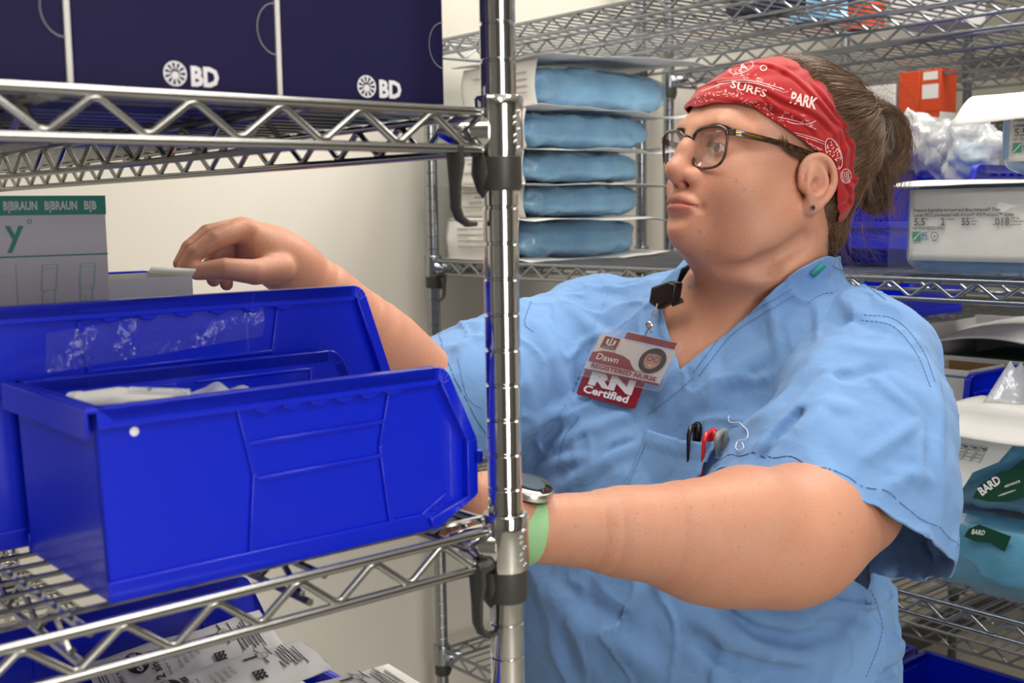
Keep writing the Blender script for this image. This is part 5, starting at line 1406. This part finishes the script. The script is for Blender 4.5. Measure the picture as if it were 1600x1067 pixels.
def outline_tube(cx, base, top, wide):
    prof = [(.0055, top), (.0060, top-.003), (.0058, top-.020), (.0045, top-.021), (.0048, top-.024), (.0056, top-.040), (.0060, top-.058), (.0052, top-.059), (.0085, top-.064), (.0080, top-.0685), (.0044, top-.069), (.0042, top-.085)]
    if wide: prof += [(.0100, top-.087), (.0135, top-.096), (.0105, top-.098), (.0045, top-.090), (.0042, top-.13)]
    else: prof += [(.0040, top-.088), (.0034, top-.13)]
    for s in (-1, 1):
        for (a, b) in zip(prof[:-1], prof[1:]):
            ax, ay, bx, by = cx+s*a[0]+(a[1]-top)*.10, a[1], cx+s*b[0]+(b[1]-top)*.10, b[1]
            dx, dy = bx-ax, by-ay; l = math.hypot(dx, dy); nx, ny = -dy/l*.0006, dx/l*.0006
            add_poly(mb, [(ax+nx, ay+ny), (bx+nx, by+ny), (bx-nx, by-ny), (ax-nx, ay-ny)], fn, 1)
    for zz in (top, top-.003, top-.0205, top-.059, top-.0685):
        x_ = cx+(zz-top)*.10; add_rect(mb, x_-.0055, zz-.0003, x_+.0055, zz+.0003, fn, 1)
    for q in (-.002, .002): add_rect(mb, cx+q-.006, top-.056, cx+q-.0056, top-.026, fn, 1)
outline_tube(.1125, 0, .186, True); outline_tube(.1430, 0, .186, False)
mb.build('printed_face', [M['green_print'], M['pale_green_print'], M['text_faint']], t, smooth=False)
# ---- open white carton under the hand
t = thing('open_carton', 'open pale grey carton below the reaching hand, inside the large bin', 'box', .300, 1.012, 1.2475)
mb = MB(); w_, l_, h_ = .166, .10, .168
for a, b in (((0,0,0),(w_,.0012,h_)), ((0,l_-.0012,0),(w_,l_,h_)), ((0,.0012,0),(.0012,l_-.0012,h_)), ((w_-.0012,.0012,0),(w_,l_-.0012,h_)), ((.0012,.0012,0),(w_-.0012,l_-.0012,.0012))): mb.box(a, b)
mb.build('carton_body', M['paper_grey'], t, smooth=False)
mb = MB(); mb.add([(w_, 0, h_), (w_, l_, h_), (w_+.004, l_, h_+.006), (w_+.004, 0, h_+.006)], [(0,1,2,3)]); mb.build('flap', M['white_card'], t, solid=.001)
# white slip pinched in the fingers
t = empty('paper_slip', 'white paper slip pinched between the fingers of the far hand', 'paper', P(285, 428, 1.125))
mb = MB(); q = [P(292,408,1.128), P(304,428,1.122), P(268,436,1.13), P(222,442,1.15), P(256,424,1.14)]
mb.add(q, [(0,1,2,3,4)]); under(mb.build('paper_sheet', M['paper'], None, solid=.0004), t, t)
# ---- clear bags in the small bin
def clearbag(label, px, py, d, sx, sy, sz, rz, name='clear_bag', m='film_dense', seed=1, tilt=0, group=None, cat='bag', z=None):
    p = P(px, py, d); t = empty(name, label, cat, p, rz, group)
    mb = MB(); blob(mb, sx, sy, sz, 2.4, .006, seed, 40, 22, 24); o = mb.build('film', M[m], t, angle=180); o.rotation_euler = (0, tilt, 0); return t
t = empty('wrapped_tube', 'rolled white wrapped tube lying at the back corner of the small bin', 'wrapped tube', W(.262, .700, 1.352), TH)
mb = MB(); mb.tube([(.0, .048, .0), (.02, .03, .002), (.045, .0, .0), (.060, -.014, -.006)], [.0062, .0075, .0075, .006], 14); mb.tube([(.0, .0485, .0), (-.004, .054, .002)], [.0075, .0045], 12)
mb.build('roll', M['paper'], t)
mb = MB(); mb.tube([(.024, .02, .0075), (.05, -.01, .0065)], [.003, .003], 8); mb.build('paper_edge', M['film_dense'], t)
for k, (u, v, a, w) in enumerate(((.322, .715, .3, .085), (.372, .735, -.2, .08), (.400, .720, .1, .07))):
    t = empty('clear_pouch', ['clear pouch lying beside the rolled tube in the small bin', 'clear pouch in the middle of the small bin', 'clear pouch towards the open front of the small bin'][k], 'pouch', W(u, v, 1.335-.004*k), TH+a)
    mb = MB(); sheet(mb, w, .055, .012, 20+k, 26, 16, (0, 0, .010), None, 26); sheet(mb, w*.9, .05, .010, 30+k, 26, 16, (0, 0, .004), None, 22)
    mb.build('film', M['film_dense'], t, angle=180); mb = MB(); blob(mb, w*.9, .05, .03, 2.5, .004, k+3, 26, 14, 30, c=(0, 0, -.026)); mb.build('contents', M['film_dense'], t, angle=180)
mb = MB(); fnp = plane_fn(W(0, .8215, 0), -CV)
def lbl(a, b):
    x = 70+340*a; y0 = 560-70*a*1.0; y = y0-(-52+30*b*1.4)-0; p = fnp(70+340*a, (583-58*a)-(62*b)); return p-CV*(.0012+.0012*float(vnoise(np.array([[a*9, b*3, 1.]]), 4)[0])*(1+a))
mb.grid(lbl, 60, 12); o = mb.build('clear_label_sleeve', M['film'], None, angle=180)
mw = b2.matrix_basis if hasattr(b2, 'matrix_basis') else b2.matrix_world
o.parent = b2; o.matrix_parent_inverse = (Matrix.Translation(b2.location)@Matrix.Rotation(b2.rotation_euler.z, 4, 'Z')).inverted()
# ---- white printed pouches heaped in the lower bin
def swab_pouch(label, u, v, z, rz, tilt, roll, seed):
    t = empty('dressing_pouch', label, 'pouch', W(u, v, z), TH+rz); t.rotation_euler = (roll, tilt, TH+rz)
    sx, sy = .165, .062
    def hz(x, y): 
        a = max(0, 1-(2*x/sx)**4)*max(0, 1-(2*y/sy)**4); return .004+.009*a
    def top(a, b):
        x = (a-.5)*sx; y = (b-.5)*sy; return (x, y+.0015*math.sin(x*70+seed), hz(x, y)+.0008*float(vnoise(np.array([[x*60, y*60, seed]]), seed)[0]))
    mb = MB(); mb.grid(top, 36, 18); mb.grid(lambda a, b: (lambda p: (p[0], p[1], .004-(p[2]-.004)*.6))(top(1-a, b)), 36, 18)
    mb.build('wrapper', M['paper'], t, angle=180, weld=True)
    fn = lambda x, y: (x, y, hz(x, y)+.0016)
    mb = MB()
    def vt(s_, x, y, h, w, bold=.02): add_text(mb, s_, lambda a, b: fn(x-b, y+a), size=h, width=w, bold=bold)
    vt('STERILE R', -.062, -.020, .0045, .022); add_rect(mb, -.0675, -.0215, -.0672, .0035, fn); add_rect(mb, -.0605, -.0215, -.0602, .0035, fn)
    add_ring(mb, -.046, .004, .0098, 0, fn, 0, 26, 1.4)
    vt('CURITY', -.0435, -.0065, .0062, .021)
    mb2 = MB(); add_text(mb2, 'GAUZE', lambda a, b: (lambda p: (p[0], p[1], p[2]+.0003))(fn(-.0435-b, -.0075+a)), size=.0068, width=.023, bold=.03)
    vt('2 singles', -.030, -.022, .0105, .034, .03); vt('single use', -.0235, -.021, .004, .024, 0)
    for k in range(4): vt(['2024-12-11', '2025-10-11', '33-4312', 'LOT 41'][k], -.012+k*.006, -.018+k*.003, .0048, .020-.002*k, 0)
    for a in range(8):
        for b in range(8):
            if (a*5+b*3+a*b) % 3 != 1: add_rect(mb, .016+a*.0013, -.024+b*.0013, .0173+a*.0013, -.0227+b*.0013, fn)
    vt('1', .030, .004, .016, .005, .05); add_rect(mb, .0335, -.008, .0350, .002, fn); add_rect(mb, .0335, .012, .0350, .022, fn)
    add_ring(mb, .0345, .007, .0055, .0048, fn, 0, 20); vt('STERILE', .0362, .0035, .003, .007, 0)
    for k in range(7): add_rect(mb, .043+k*.0035, -.020+.002*(k % 3), .0442+k*.0035, .020-.004*((k*3) % 4), fn)
    for k in range(3): add_rect(mb, -.078+k*.0025, -.018, -.0772+k*.0025, .016-.004*k, fn)
    pr_ = mb.build('printing', M['text_black'], t, smooth=False)
    mb2.build('reversed_lettering', M['text_white'], pr_, smooth=False)
    return t
swab_pouch('white printed dressing pouch lying flat on top in the lower bin, fully visible print', .405, .850, 1.087, -.06, -.06, .12, 1)
swab_pouch('white printed dressing pouch nearest the camera in the lower bin, towards the post', .452, .775, 1.080, .0, .02, .06, 2)
swab_pouch('white printed dressing pouch leaning against the far wall of the lower bin', .415, .945, 1.078, -.05, -.06, .40, 3)
swab_pouch('white printed dressing pouch at the back left of the lower bin', .255, .815, 1.100, .15, .05, .08, 4)
swab_pouch('white printed dressing pouch at the near left of the lower bin', .310, .755, 1.086, .1, .02, .0, 5)
for k, (u, v, z, w) in enumerate(((.28, .80, 1.055, 'left'), (.43, .83, 1.050, 'right'), (.33, .93, 1.050, 'far'))):
    swab_pouch('white printed dressing pouch buried under the %s of the heap in the lower bin' % w, u, v, z, .1, 0, .0, 6+k)
t = thing('dressing_carton', 'white carton lying under the heaped pouches in the lower bin', 'box', .20, .69, .9485)
mb = MB(); mb.box((0, 0, 0), (.31, .32, .095)); mb.build('carton_body', M['white_card'], t, bevel=.001)
t = thing('label_carton', 'white carton with barcode label glimpsed through the lower near shelf wires', 'box', .10, 1.06, .9465)
mb = MB(); mb.box((0, 0, 0), (.19, .20, .2)); mb.build('carton_body', M['white_card'], t, bevel=.001)
mb = MB(); fn = lambda x, y: (x, y, .2006)
for k in range(40): add_rect(mb, .03+k*.0032, .02, .0314+k*.0032+.0008*(k % 3), .045, fn)
for k in range(6): add_rect(mb, .03, .07+k*.014, .15-.01*(k % 3), .075+k*.014, fn)
mb.build('barcode', M['text_black'], t, smooth=False)

# ================================================================== the shelving behind the nurse
# five wrapped gown packs, stacked
zt = 1.3765
for i, (h, du, dv, L_, lab) in enumerate(((.082, .0, .012, .352, 'blue wrapped gown pack at the bottom of the stack of five'), (.066, .004, .0, .345, 'blue wrapped gown pack second from the bottom of the stack'), (.064, .004, .0, .352, 'blue wrapped gown pack in the middle of the stack of five'), (.074, .008, -.002, .362, 'blue wrapped gown pack second from the top of the stack'), (.088, .030, -.01, .392, 'blue wrapped gown pack on top of the stack of five'))):
    t = thing('gown_pack', lab, 'wrapped pack', 1.425+du+L_/2, 1.757+dv, zt, 0, 'stacked gown packs')
    mb = MB(); blob(mb, L_, .205, h-.003, 3.2, .0085, 3+i, 80, 34, 20); mb.build('blue_wrap', M['blue_wrap'], t, angle=180)
    mb = MB(); nz = 7+i
    def fr(a, b):    # paper label wrapped over the aisle side
        y = (a-.5)*.222; z = -.0+(h)*b; x = -L_/2-.006-.006*math.sin(b*math.pi)+.0025*float(vnoise(np.array([[y*40, z*50, nz]]), nz)[0]); return (x, y, z)
    mb.grid(fr, 24, 10)
    def fr2(a, b):   # and folded round the near corner
        ang = b; x = -L_/2-.006+.022*b; y = -.111-.001+.0015*math.sin(a*12); return (x, y, h*(.02+.96*a)-.0*b)
    lb = mb.build('paper_label', M['paper'], t, angle=180, solid=.0006)
    mb = MB(); fn = lambda x, y: (-L_/2-.0145, x, y)
    for k in range(4):
        add_rect(mb, -.09, h*.3+k*h*.14, .07-.02*((k*i) % 3), h*.3+k*h*.14+.003, fn)
    mb.build('label_print', M['text_faint'], lb, smooth=False)
    mb = MB(); ex = .035 if i in (2, 4) else .018
    sheet(mb, L_+ex*2, .27, .006, 12+i, 50, 12, (.004, -.012, -.001 if i else .002), (lambda a, b: .010*max(0, a-.85)*(-5 if i in (1, 2) else 5)-.012*max(0, .25-b)), 8)
    o = mb.build('paper_backing', M['paper'], t, angle=180, solid=.0008)
    if i in (4,):
        mb = MB(); sheet(mb, L_+.07, .29, .008, 40, 50, 12, (.012, -.016, h+.006), (lambda a, b: -.016*max(0, .4-b)+.01*a), 7); mb.build('top_paper', M['paper'], t, angle=180, solid=.0008)
    mb = MB(); mb.grid(lambda a, b: ((a-.5)*L_*.98, -.108-.004*math.sin(b*math.pi)+.002*float(vnoise(np.array([[a*14, b*5, i]]), 3+i)[0]), h*(.05+.9*b)), 40, 8)
    mb.build('clear_film', M['film'], t, angle=180)
    zt += h
# catheter kits on the middle shelf
def kit(label, u, v, z, L_, Wd, h, rz, seed, px0, py0, sc=1.0):
    t = empty('catheter_kit', label, 'medical kit', W(u, v, z), TH+rz)
    mb = MB(); blob(mb, Wd, L_, h, 6, .0028, seed, 60, 26, 14); mb.build('blue_wrap', M['blue_wrap_dark'], t, angle=180)
    xo = -Wd/2-.0040
    # printed white label standing on the aisle face, left part clear film
    mb = MB()
    def lab_(a, b): y = L_/2-.020-a*(L_-.022); z_ = h*.17+h*.76*b; return (xo-.0026+.0016*math.sin(a*5+seed)*math.sin(b*3), y, z_)
    mb.grid(lab_, 24, 10); lb = mb.build('white_label', M['paper'], t, angle=180, solid=.0005)
    mb = MB(); fn = lambda x, y: (xo-.0050+.0016*math.sin(((x+.020)/(L_-.022))*5+seed)*math.sin(((y-h*.17)/(h*.76))*3), L_/2-.020-x, y)
    k = .98; yo = h-.105; T = lambda s_, x, y, hh, w, bold=.02, mi=0, sh=.0: add_text(mb, s_, fn, size=hh*k, width=w*k, bold=bold, mi=mi, x0=x*k, y0=y*k+yo, shear=sh)
    T('Pressure Injectable Arrowg+ard Blue Advance® Two-', .006, .0690, .0060, .122, .035); T('Lumen PICC pre-loaded with Arrow® VPS Precision™ Stylet', .006, .0625, .0060, .139, .035)
    T('5.5', .007, .0510, .0135, .0165, .03); T('Fr.', .0245, .0580, .004, .004); T('2', .046, .0510, .0135, .0055, .03); T('Lumen', .055, .0575, .004, .010)
    T('55', .075, .0510, .0135, .0115, .03); T('cm', .088, .0595, .003, .005); T('catheter', .088, .0555, .003, .011); T('length', .088, .0515, .003, .008)
    T('.018', .118, .0510, .0135, .0215, .03); T('inch dia.', .141, .0590, .003, .012); T('(0.46 mm)', .141, .0550, .003, .017); T('guide wire', .141, .0510, .003, .013)
    T('REF', .006, .0455, .0045, .0065); T('DLX-45552-VPSC', .0145, .0452, .0058, .0370, .03)
    b0 = lambda x0, y0, x1, y1, mi: add_rect(mb, x0*k, y0*k+yo, x1*k, y1*k+yo, fn, mi)
    b0(.0055, .0300, .0175, .0425, 1); add_poly(mb, [(x*k, y*k+yo) for x, y in ((.0062,.0312),(.0165,.0418),(.0172,.0405),(.0078,.0306))], lambda x, y: (lambda p: (p[0]-.0003, p[1], p[2]))(fn(x, y)), 3)
    T('AG', .0190, .0360, .0080, .0080, .04, 2); b0(.0190, .0335, .0290, .0342, 2); b0(.0190, .0315, .0290, .0321, 2)
    add_ring(mb, .0375*k, .0365*k+yo, .0056*k, .0047*k, fn, 0, 24); add_poly(mb, [(x*k, y*k+yo) for x, y in ((.0350,.039),(.0375,.036),(.0400,.039),(.0375,.0335))], fn, 0); b0(.0335, .0300, .0415, .0306, 0)
    mb.build('printed_text', [M['text_grey'], M['green_logo'], M['skyblue_print'], M['text_white']], lb, smooth=False)
    mb = MB(); mb.grid(lambda a, b: (xo-.006+.003*float(vnoise(np.array([[a*9, b*4, seed]]), seed)[0]), L_/2+.008-a*(L_+.012), h*(.03+.95*b)), 50, 12); mb.build('clear_film', M['film'], t, angle=180)
    # broad white peel flap lying on top and sticking out
    mb = MB(); sheet(mb, Wd+.030, L_+.050, .0035, seed+50, 20, 40, (-.012-(.012 if seed == 2 else 0), .014, h+.001), (lambda a, b: -.010*max(0, b-.85)*6*(1 if seed == 1 else .4)-(.006*max(0, .12-a)*6 if seed == 1 else .20*max(0, .38-a)**1.7)), 8)
    mb.build('peel_flap', M['paper'], t, angle=180, solid=.0012)
    return t
kit('large catheter kit with printed white label and blue wrap lying on the middle shelf', 1.475, .732, 1.3768, .255, .14, .122, .02, 1, 0, 0)
kit('smaller catheter kit lying on top of the large printed one, rolled white flap', 1.490, .612, 1.3768+.1275, .255, .12, .104, .03, 2, 0, 0)
# blue bins behind, with clear bags heaped on them
def uvz_on_z(px, py, z):
    r = pray(px, py); p = CAM_LOC+r*((z-CAM_LOC.z)/r.z); return p.dot(CU), p.dot(CV)
def bin_facing(label, u_front, v0, wd, h, L, z):
    """a bin whose open front faces the aisle (-u)"""
    return make_bin('storage_bin', label, L, wd, h, W(u_front, v0+wd, z), math.pi, None, False)
bin_facing('blue storage bin left of the large catheter kit, clear bags heaped in it', 1.60, .875, .185, .150, .36, 1.378)
bin_facing('blue storage bin directly behind the ponytail on the middle shelf', 1.60, 1.085, .185, .150, .36, 1.378)
for k, (u, v, z, sx, sy, sz, a, lab) in enumerate(((1.80, 1.075, 1.515, .10, .095, .105, .2, 'bulging clear plastic bag just right of the ponytail'), (1.78, .985, 1.500, .10, .095, .100, -.3, 'clear plastic bag in the middle of the heap over the blue bins'), (1.72, .930, 1.50, .09, .08, .11, .5, 'tall clear plastic bag beside the upper catheter kit'), (1.74, 1.16, 1.50, .10, .09, .10, .1, 'clear plastic bag behind the ponytail'))):
    t = thing('clear_bag', lab, 'plastic bag', u, v, z, a, 'clear bags over the blue bins')
    mb = MB(); blob(mb, sx, sy, sz, 2.3, .016, 60+k, 54, 32, 26); mb.build('film', M['film_dense'], t, angle=180)
    mb = MB(); blob(mb, sx*.6, sy*.6, sz*.5, 2.5, .006, 70+k, 30, 18, 30, c=(0, 0, .01)); mb.build('contents', M['blue_wrap'] if k == 2 else M['paper_grey'], t, angle=180)
# boxes on the unit beyond
def carton(name, label, u0, v0, z0, su, sv, sz, m, deco=None, cat='box', rz=0, group=None):
    t = thing(name, label, cat, u0, v0, z0, rz, group); mb = MB(); mb.box((0, 0, 0), (su, sv, sz)); mb.build('carton_body', m, t, bevel=.0015)
    if deco:
        for nm, mm, fnl in deco:
            mb = MB(); fnl(mb, lambda x, y: (-.0008, sv-x, y)); mb.build(nm, mm, t, smooth=False)
    return t
ROW = 'cartons stacked on the unit beyond'
carton('carton', 'large white carton with faint print left of the orange boxes', 2.45, 1.515, 1.2355, .22, .17, .515, M['white_card'], [('print', M['text_faint'], lambda mb, f: [add_rect(mb, .02, .40+k*.02, .12-.02*(k % 2), .407+k*.02, f) for k in range(3)])])
carton('carton', 'plain kraft carton at the bottom of the orange box stack', 2.45, 1.40, 1.2355, .07, .105, .345, M['kraft'])
carton('carton', 'white and orange carton at the lower left of the orange stack', 2.45, 1.452, 1.581, .07, .053, .098, M['white_card'], [('orange_edge', M['orange_card'], lambda mb, f: (add_rect(mb, 0, .084, .053, .098, f), add_rect(mb, .045, 0, .053, .09, f))), ('symbol', M['dark_grey'], lambda mb, f: add_rect(mb, .012, .02, .028, .035, f))])
carton('carton', 'white carton with red symbol at the lower right of the orange stack', 2.45, 1.40, 1.581, .07, .051, .098, M['white_card'], [('orange_edge', M['orange_card'], lambda mb, f: (add_rect(mb, 0, .086, .051, .098, f), add_rect(mb, 0, 0, .051, .012, f), add_rect(mb, 0, 0, .006, .09, f))), ('symbol', M['badge_red'], lambda mb, f: add_ring(mb, .027, .055, .010, .006, f))])
carton('carton', 'solid orange carton at the upper left of the orange stack', 2.45, 1.452, 1.6795, .07, .053, .095, M['orange_card'])
carton('carton', 'orange carton with white panel at the upper right of the orange stack', 2.45, 1.40, 1.6795, .07, .051, .095, M['orange_card'], [('white_panel', M['white_card'], lambda mb, f: (add_rect(mb, .006, .03, .046, .062, f), add_rect(mb, .008, .072, .044, .090, f)))])
# things behind and below on the right
bin_facing('small blue bin seen just under the middle shelf behind the shoulder', 2.16, 1.30, .14, .09, .22, 1.2365)
carton('carton', 'plain grey carton under the open white document box on the right', 1.815, .80, .9485, .20, .27, .245, M['grey_card'])
t = thing('document_box', 'open white document box with green papers on the right shelf', 'document box', 1.815, .80, 1.195)
mb = MB(); 
for a, b in (((0,0,0),(.19,.265,.004)), ((.186,0,.004),(.19,.265,.075)), ((0,0,.004),(.19,.004,.07)), ((0,.261,.004),(.19,.265,.07)), ((0,.004,.004),(.004,.261,.022))): mb.box(a, b)
mb.build('tray', M['white_card'], t, bevel=.001)
mb = MB(); mb.grid(lambda a, b: (-.012+.21*a, -.01+.285*b, .052+.026*math.sin(b*3.1)-.020*(1-a)), 12, 24); mb.build('lid', M['paper'], t, angle=180, solid=.003)
mb = MB(); mb.box((.02, .01, .0045), (.18, .20, .022)); mb.build('green_papers', M['dark_green'], t, smooth=False)
t = thing('glove_box', 'small open white carton with blue stripes and kraft inside behind the sleeve', 'box', 1.665, .893, .9485)
mb = MB(); w_, l_, h_ = .11, .095, .268
for a, b in (((0,0,0),(w_,.0015,h_)), ((0,l_-.0015,0),(w_,l_,h_)), ((0,.0015,0),(.0015,l_-.0015,h_)), ((w_-.0015,.0015,0),(w_,l_-.0015,h_))): mb.box(a, b)
mb.build('carton_body', M['white_card'], t, smooth=False)
mb = MB(); mb.box((.002, .002, .20), (w_-.002, l_-.002, .235)); mb.add([(.0016,.002,.236),(.0016,l_-.002,.236),(.0016,l_-.002,h_-.001),(.0016,.002,h_-.001)], [(0,1,2,3)]); mb.add([(w_-.0018,.002,.236),(w_-.0018,l_-.002,.236),(w_-.0018,l_-.002,h_-.001),(w_-.0018,.002,h_-.001)], [(0,1,2,3)]); mb.build('kraft_lining', M['kraft'], t, smooth=False)
mb = MB(); f = lambda x, y: (-.0006, l_-x, y); g = lambda x, y: (x, -.0006, y)
for ff_, W2 in ((f, l_), (g, w_)):
    add_rect(mb, 0, h_-.012, W2, h_-.009, ff_); add_rect(mb, .005, h_-.05, .007, h_-.012, ff_); add_rect(mb, W2-.007, h_-.05, W2-.005, h_-.012, ff_)
add_rect(mb, .012, h_-.04, .030, h_-.004, g)
mb.build('blue_print', M['skyblue_print'], t, smooth=False)
bin_facing('tall blue storage bin behind the green labelled pouches on the right', 1.60, .655, .215, .268, .19, .9485)
# green labelled catheter packs
def bardpack(label, z, h, u, v, seed, tilt):
    t = thing('catheter_pack', label, 'medical pack', u, v, z, tilt)
    mb = MB(); blob(mb, .13, .245, h, 4, .006, seed, 60, 28, 16); mb.build('teal_wrap', M['teal_wrap'], t, angle=180)
    mb = MB(); mb.grid(lambda a, b: (-.070+.05*b*b+.005*float(vnoise(np.array([[a*8, b*5, seed]]), seed)[0]), .135-.27*a, h*(.02+1.02*b)+.004*float(vnoise(np.array([[a*6, b*6, seed+4]]), seed)[0])), 44, 16)
    mb.build('clear_film', M['film_dense'] if seed == 91 else M['film'], t, angle=180); return t
# the lower one and the upper one
t1 = bardpack('lower of two teal packs with green labels on the right-hand shelf', .9485, .108, 1.50, .715, 90, 0)
t2 = bardpack('upper of two teal packs with green labels on the right-hand shelf', 1.062, .118, 1.505, .710, 92, 0)
def decal(par, polys, pl):
    for nm, m, pts, off in polys:
        mb = MB(); q = [pl(x, y, off) for x, y in pts]; c = sum(q, Vector())/len(q)
        mb.add([c]+q, [(0, 1+i, 1+(i+1) % len(q)) for i in range(len(q))]); o = mb.build(nm, m, None, smooth=False, recalc=False); o.parent = par
        o.matrix_parent_inverse = (Matrix.Translation(par.location)@Matrix.Rotation(par.rotation_euler.z, 4, 'Z')).inverted()
pl = plane_fn(W(1.428, 0, 0), (-CU+Vector((0,0,.12))).normalized())
pl = plane_fn(W(1.433, .71, 1.12), (-CU+Vector((0,0,.10))).normalized())
decal(t2, [('white_label', M['paper'], [(1478,690),(1500,676),(1540,682),(1582,697),(1560,722),(1520,738),(1505,762),(1480,752)], .001),
           ('green_label', M['dark_green'], [(1519,778),(1532,756),(1552,744),(1560,738),(1575,735),(1612,708),(1616,772),(1580,784),(1545,784)], .0015),
           ('green_label', M['dark_green'], [(1700,690),(1701,690),(1701,691)], .0015)][:2], pl)
mb = MB()
def rot_text(s_, x0, y0, ang, size, width, off, mi, bold=.02):
    ca, sa = math.cos(ang), math.sin(ang); add_text(mb, s_, lambda x, y: pl(x0+x*ca-y*sa, y0-(x*sa+y*ca), off), size=size, width=width, bold=bold, mi=mi)
rot_text('BARD', 1534, 775, .62, 19, 38, .0022, 0, .03)
for k in range(6): rot_text('Foley Tray System', 1560+k*3.2, 776+k*.5-k*5.5*.3, .35, 4, 22, .0022, 0, 0) if k < 3 else None
rot_text('ADVANCE', 1570, 762, .35, 5, 26, .0022, 0)
for x, y in ((1500,712),(1517,716),(1534,719)): rot_text('▪▪', x, y, .9, 3, 3, .0018, 1)
for k in range(3):
    x0 = 1503+k*15; q = [(x0, 692+k*2.5), (x0+11, 694+k*2.5), (x0-2, 718+k*2.5), (x0-13, 714+k*2.5)]
    mb.tube([pl(*p, .0018) for p in q], .0003, 4, mi=1, closed=True)
    for j in range(4): mb.tube([pl(q[0][0]-1-j*3, q[0][1]+3+j*5, .0018), pl(q[0][0]+7-j*3, q[0][1]+4+j*5, .0018)], .0004, 4, mi=1)
    mb.tube([pl(x0+3, 697+k*2.5, .0018), pl(x0+8, 698+k*2.5, .0018)], .0016, 4, mi=1)
o = mb.build('printed_text', [M['text_white'], M['text_grey']], None, smooth=False); o.parent = t2; o.matrix_parent_inverse = (Matrix.Translation(t2.location)@Matrix.Rotation(t2.rotation_euler.z, 4, 'Z')).inverted()
pl1 = plane_fn(W(1.431, .71, 1.0), (-CU+Vector((0,0,.05))).normalized())
decal(t1, [('green_label', M['dark_green'], [(1506,838),(1514,826),(1530,819),(1548,826),(1580,838),(1570,862),(1548,848),(1524,846)], .0015)], pl1)
mb = MB(); add_text(mb, 'BARD', lambda x, y: pl1(1517+x*.95+y*.3, 834-(y*.95-x*.1), .0022), size=11, width=22, bold=.02)
o = mb.build('printed_text', M['text_white'], None, smooth=False); o.parent = t1; o.matrix_parent_inverse = (Matrix.Translation(t1.location)@Matrix.Rotation(t1.rotation_euler.z, 4, 'Z')).inverted()
t = thing('paper_pouch', 'large white paper pouch draped over the teal packs at the right edge', 'pouch', 1.51, .69, 1.187)
mb = MB(); sheet(mb, .19, .30, .005, 81, 24, 36, (0, 0, .0), (lambda a, b: -.030*max(0, .30-a)**1.2*3), 9); mb.build('paper', M['paper'], t, angle=180, solid=.003)
t = thing('clear_bag', 'clear plastic bag corner sticking up above the white paper pouch', 'plastic bag', 1.57, .775, 1.19, .3)
mb = MB(); mb.grid(lambda a, b: (.012*math.sin(a*5)*(1-b)+.01*b, (a-.5)*.075*(1-.75*b), .055*b+.004*math.sin(a*9)), 18, 12); mb.build('film', M['film_dense'], t, angle=180, solid=.0008)
# lower shelf goods glimpsed at bottom right
bin_facing('blue storage bin on the lower shelf at the right edge, under the wires', 1.46, .80, .24, .125, .36, .5615)
bin_facing('blue storage bin on the lower shelf behind the hip', 1.46, 1.07, .24, .125, .36, .5615)
t = thing('catheter_pack', 'white soft pack on the lower shelf at the bottom right', 'medical pack', 1.56, .62, .5615)
mb = MB(); blob(mb, .22, .20, .19, 3, .012, 101, 50, 28, 20); mb.build('paper_wrap', M['paper_grey'], t, angle=180)
t = thing('white_pouch', 'white pouch resting in the lower shelf blue bin', 'pouch', 1.60, .92, .585, .4)
mb = MB(); blob(mb, .22, .13, .11, 3, .010, 102, 50, 28, 20); mb.build('paper_wrap', M['paper_grey'], t, angle=180)
# things lying on the top shelf, seen from below through the wires
for nm, lab, px, py, su, sv, sz, m in (('black_case', 'black case on the top wire shelf seen through the wires', 1205, 12, .10, .10, .06, 'black'), ('red_box', 'red box on the top wire shelf above the bandana', 1355, 42, .06, .05, .05, 'orange_card'), ('white_tub', 'white tub on the top wire shelf at the upper right', 1480, 30, .14, .12, .08, 'white_card'), ('blue_carton', 'pale blue carton on the top wire shelf', 1290, 28, .07, .08, .05, 'blue_wrap')):
    u, v = uvz_on_z(px, py, 1.81); carton(nm, lab, u, v, 1.8095, su, sv, sz, M[m])
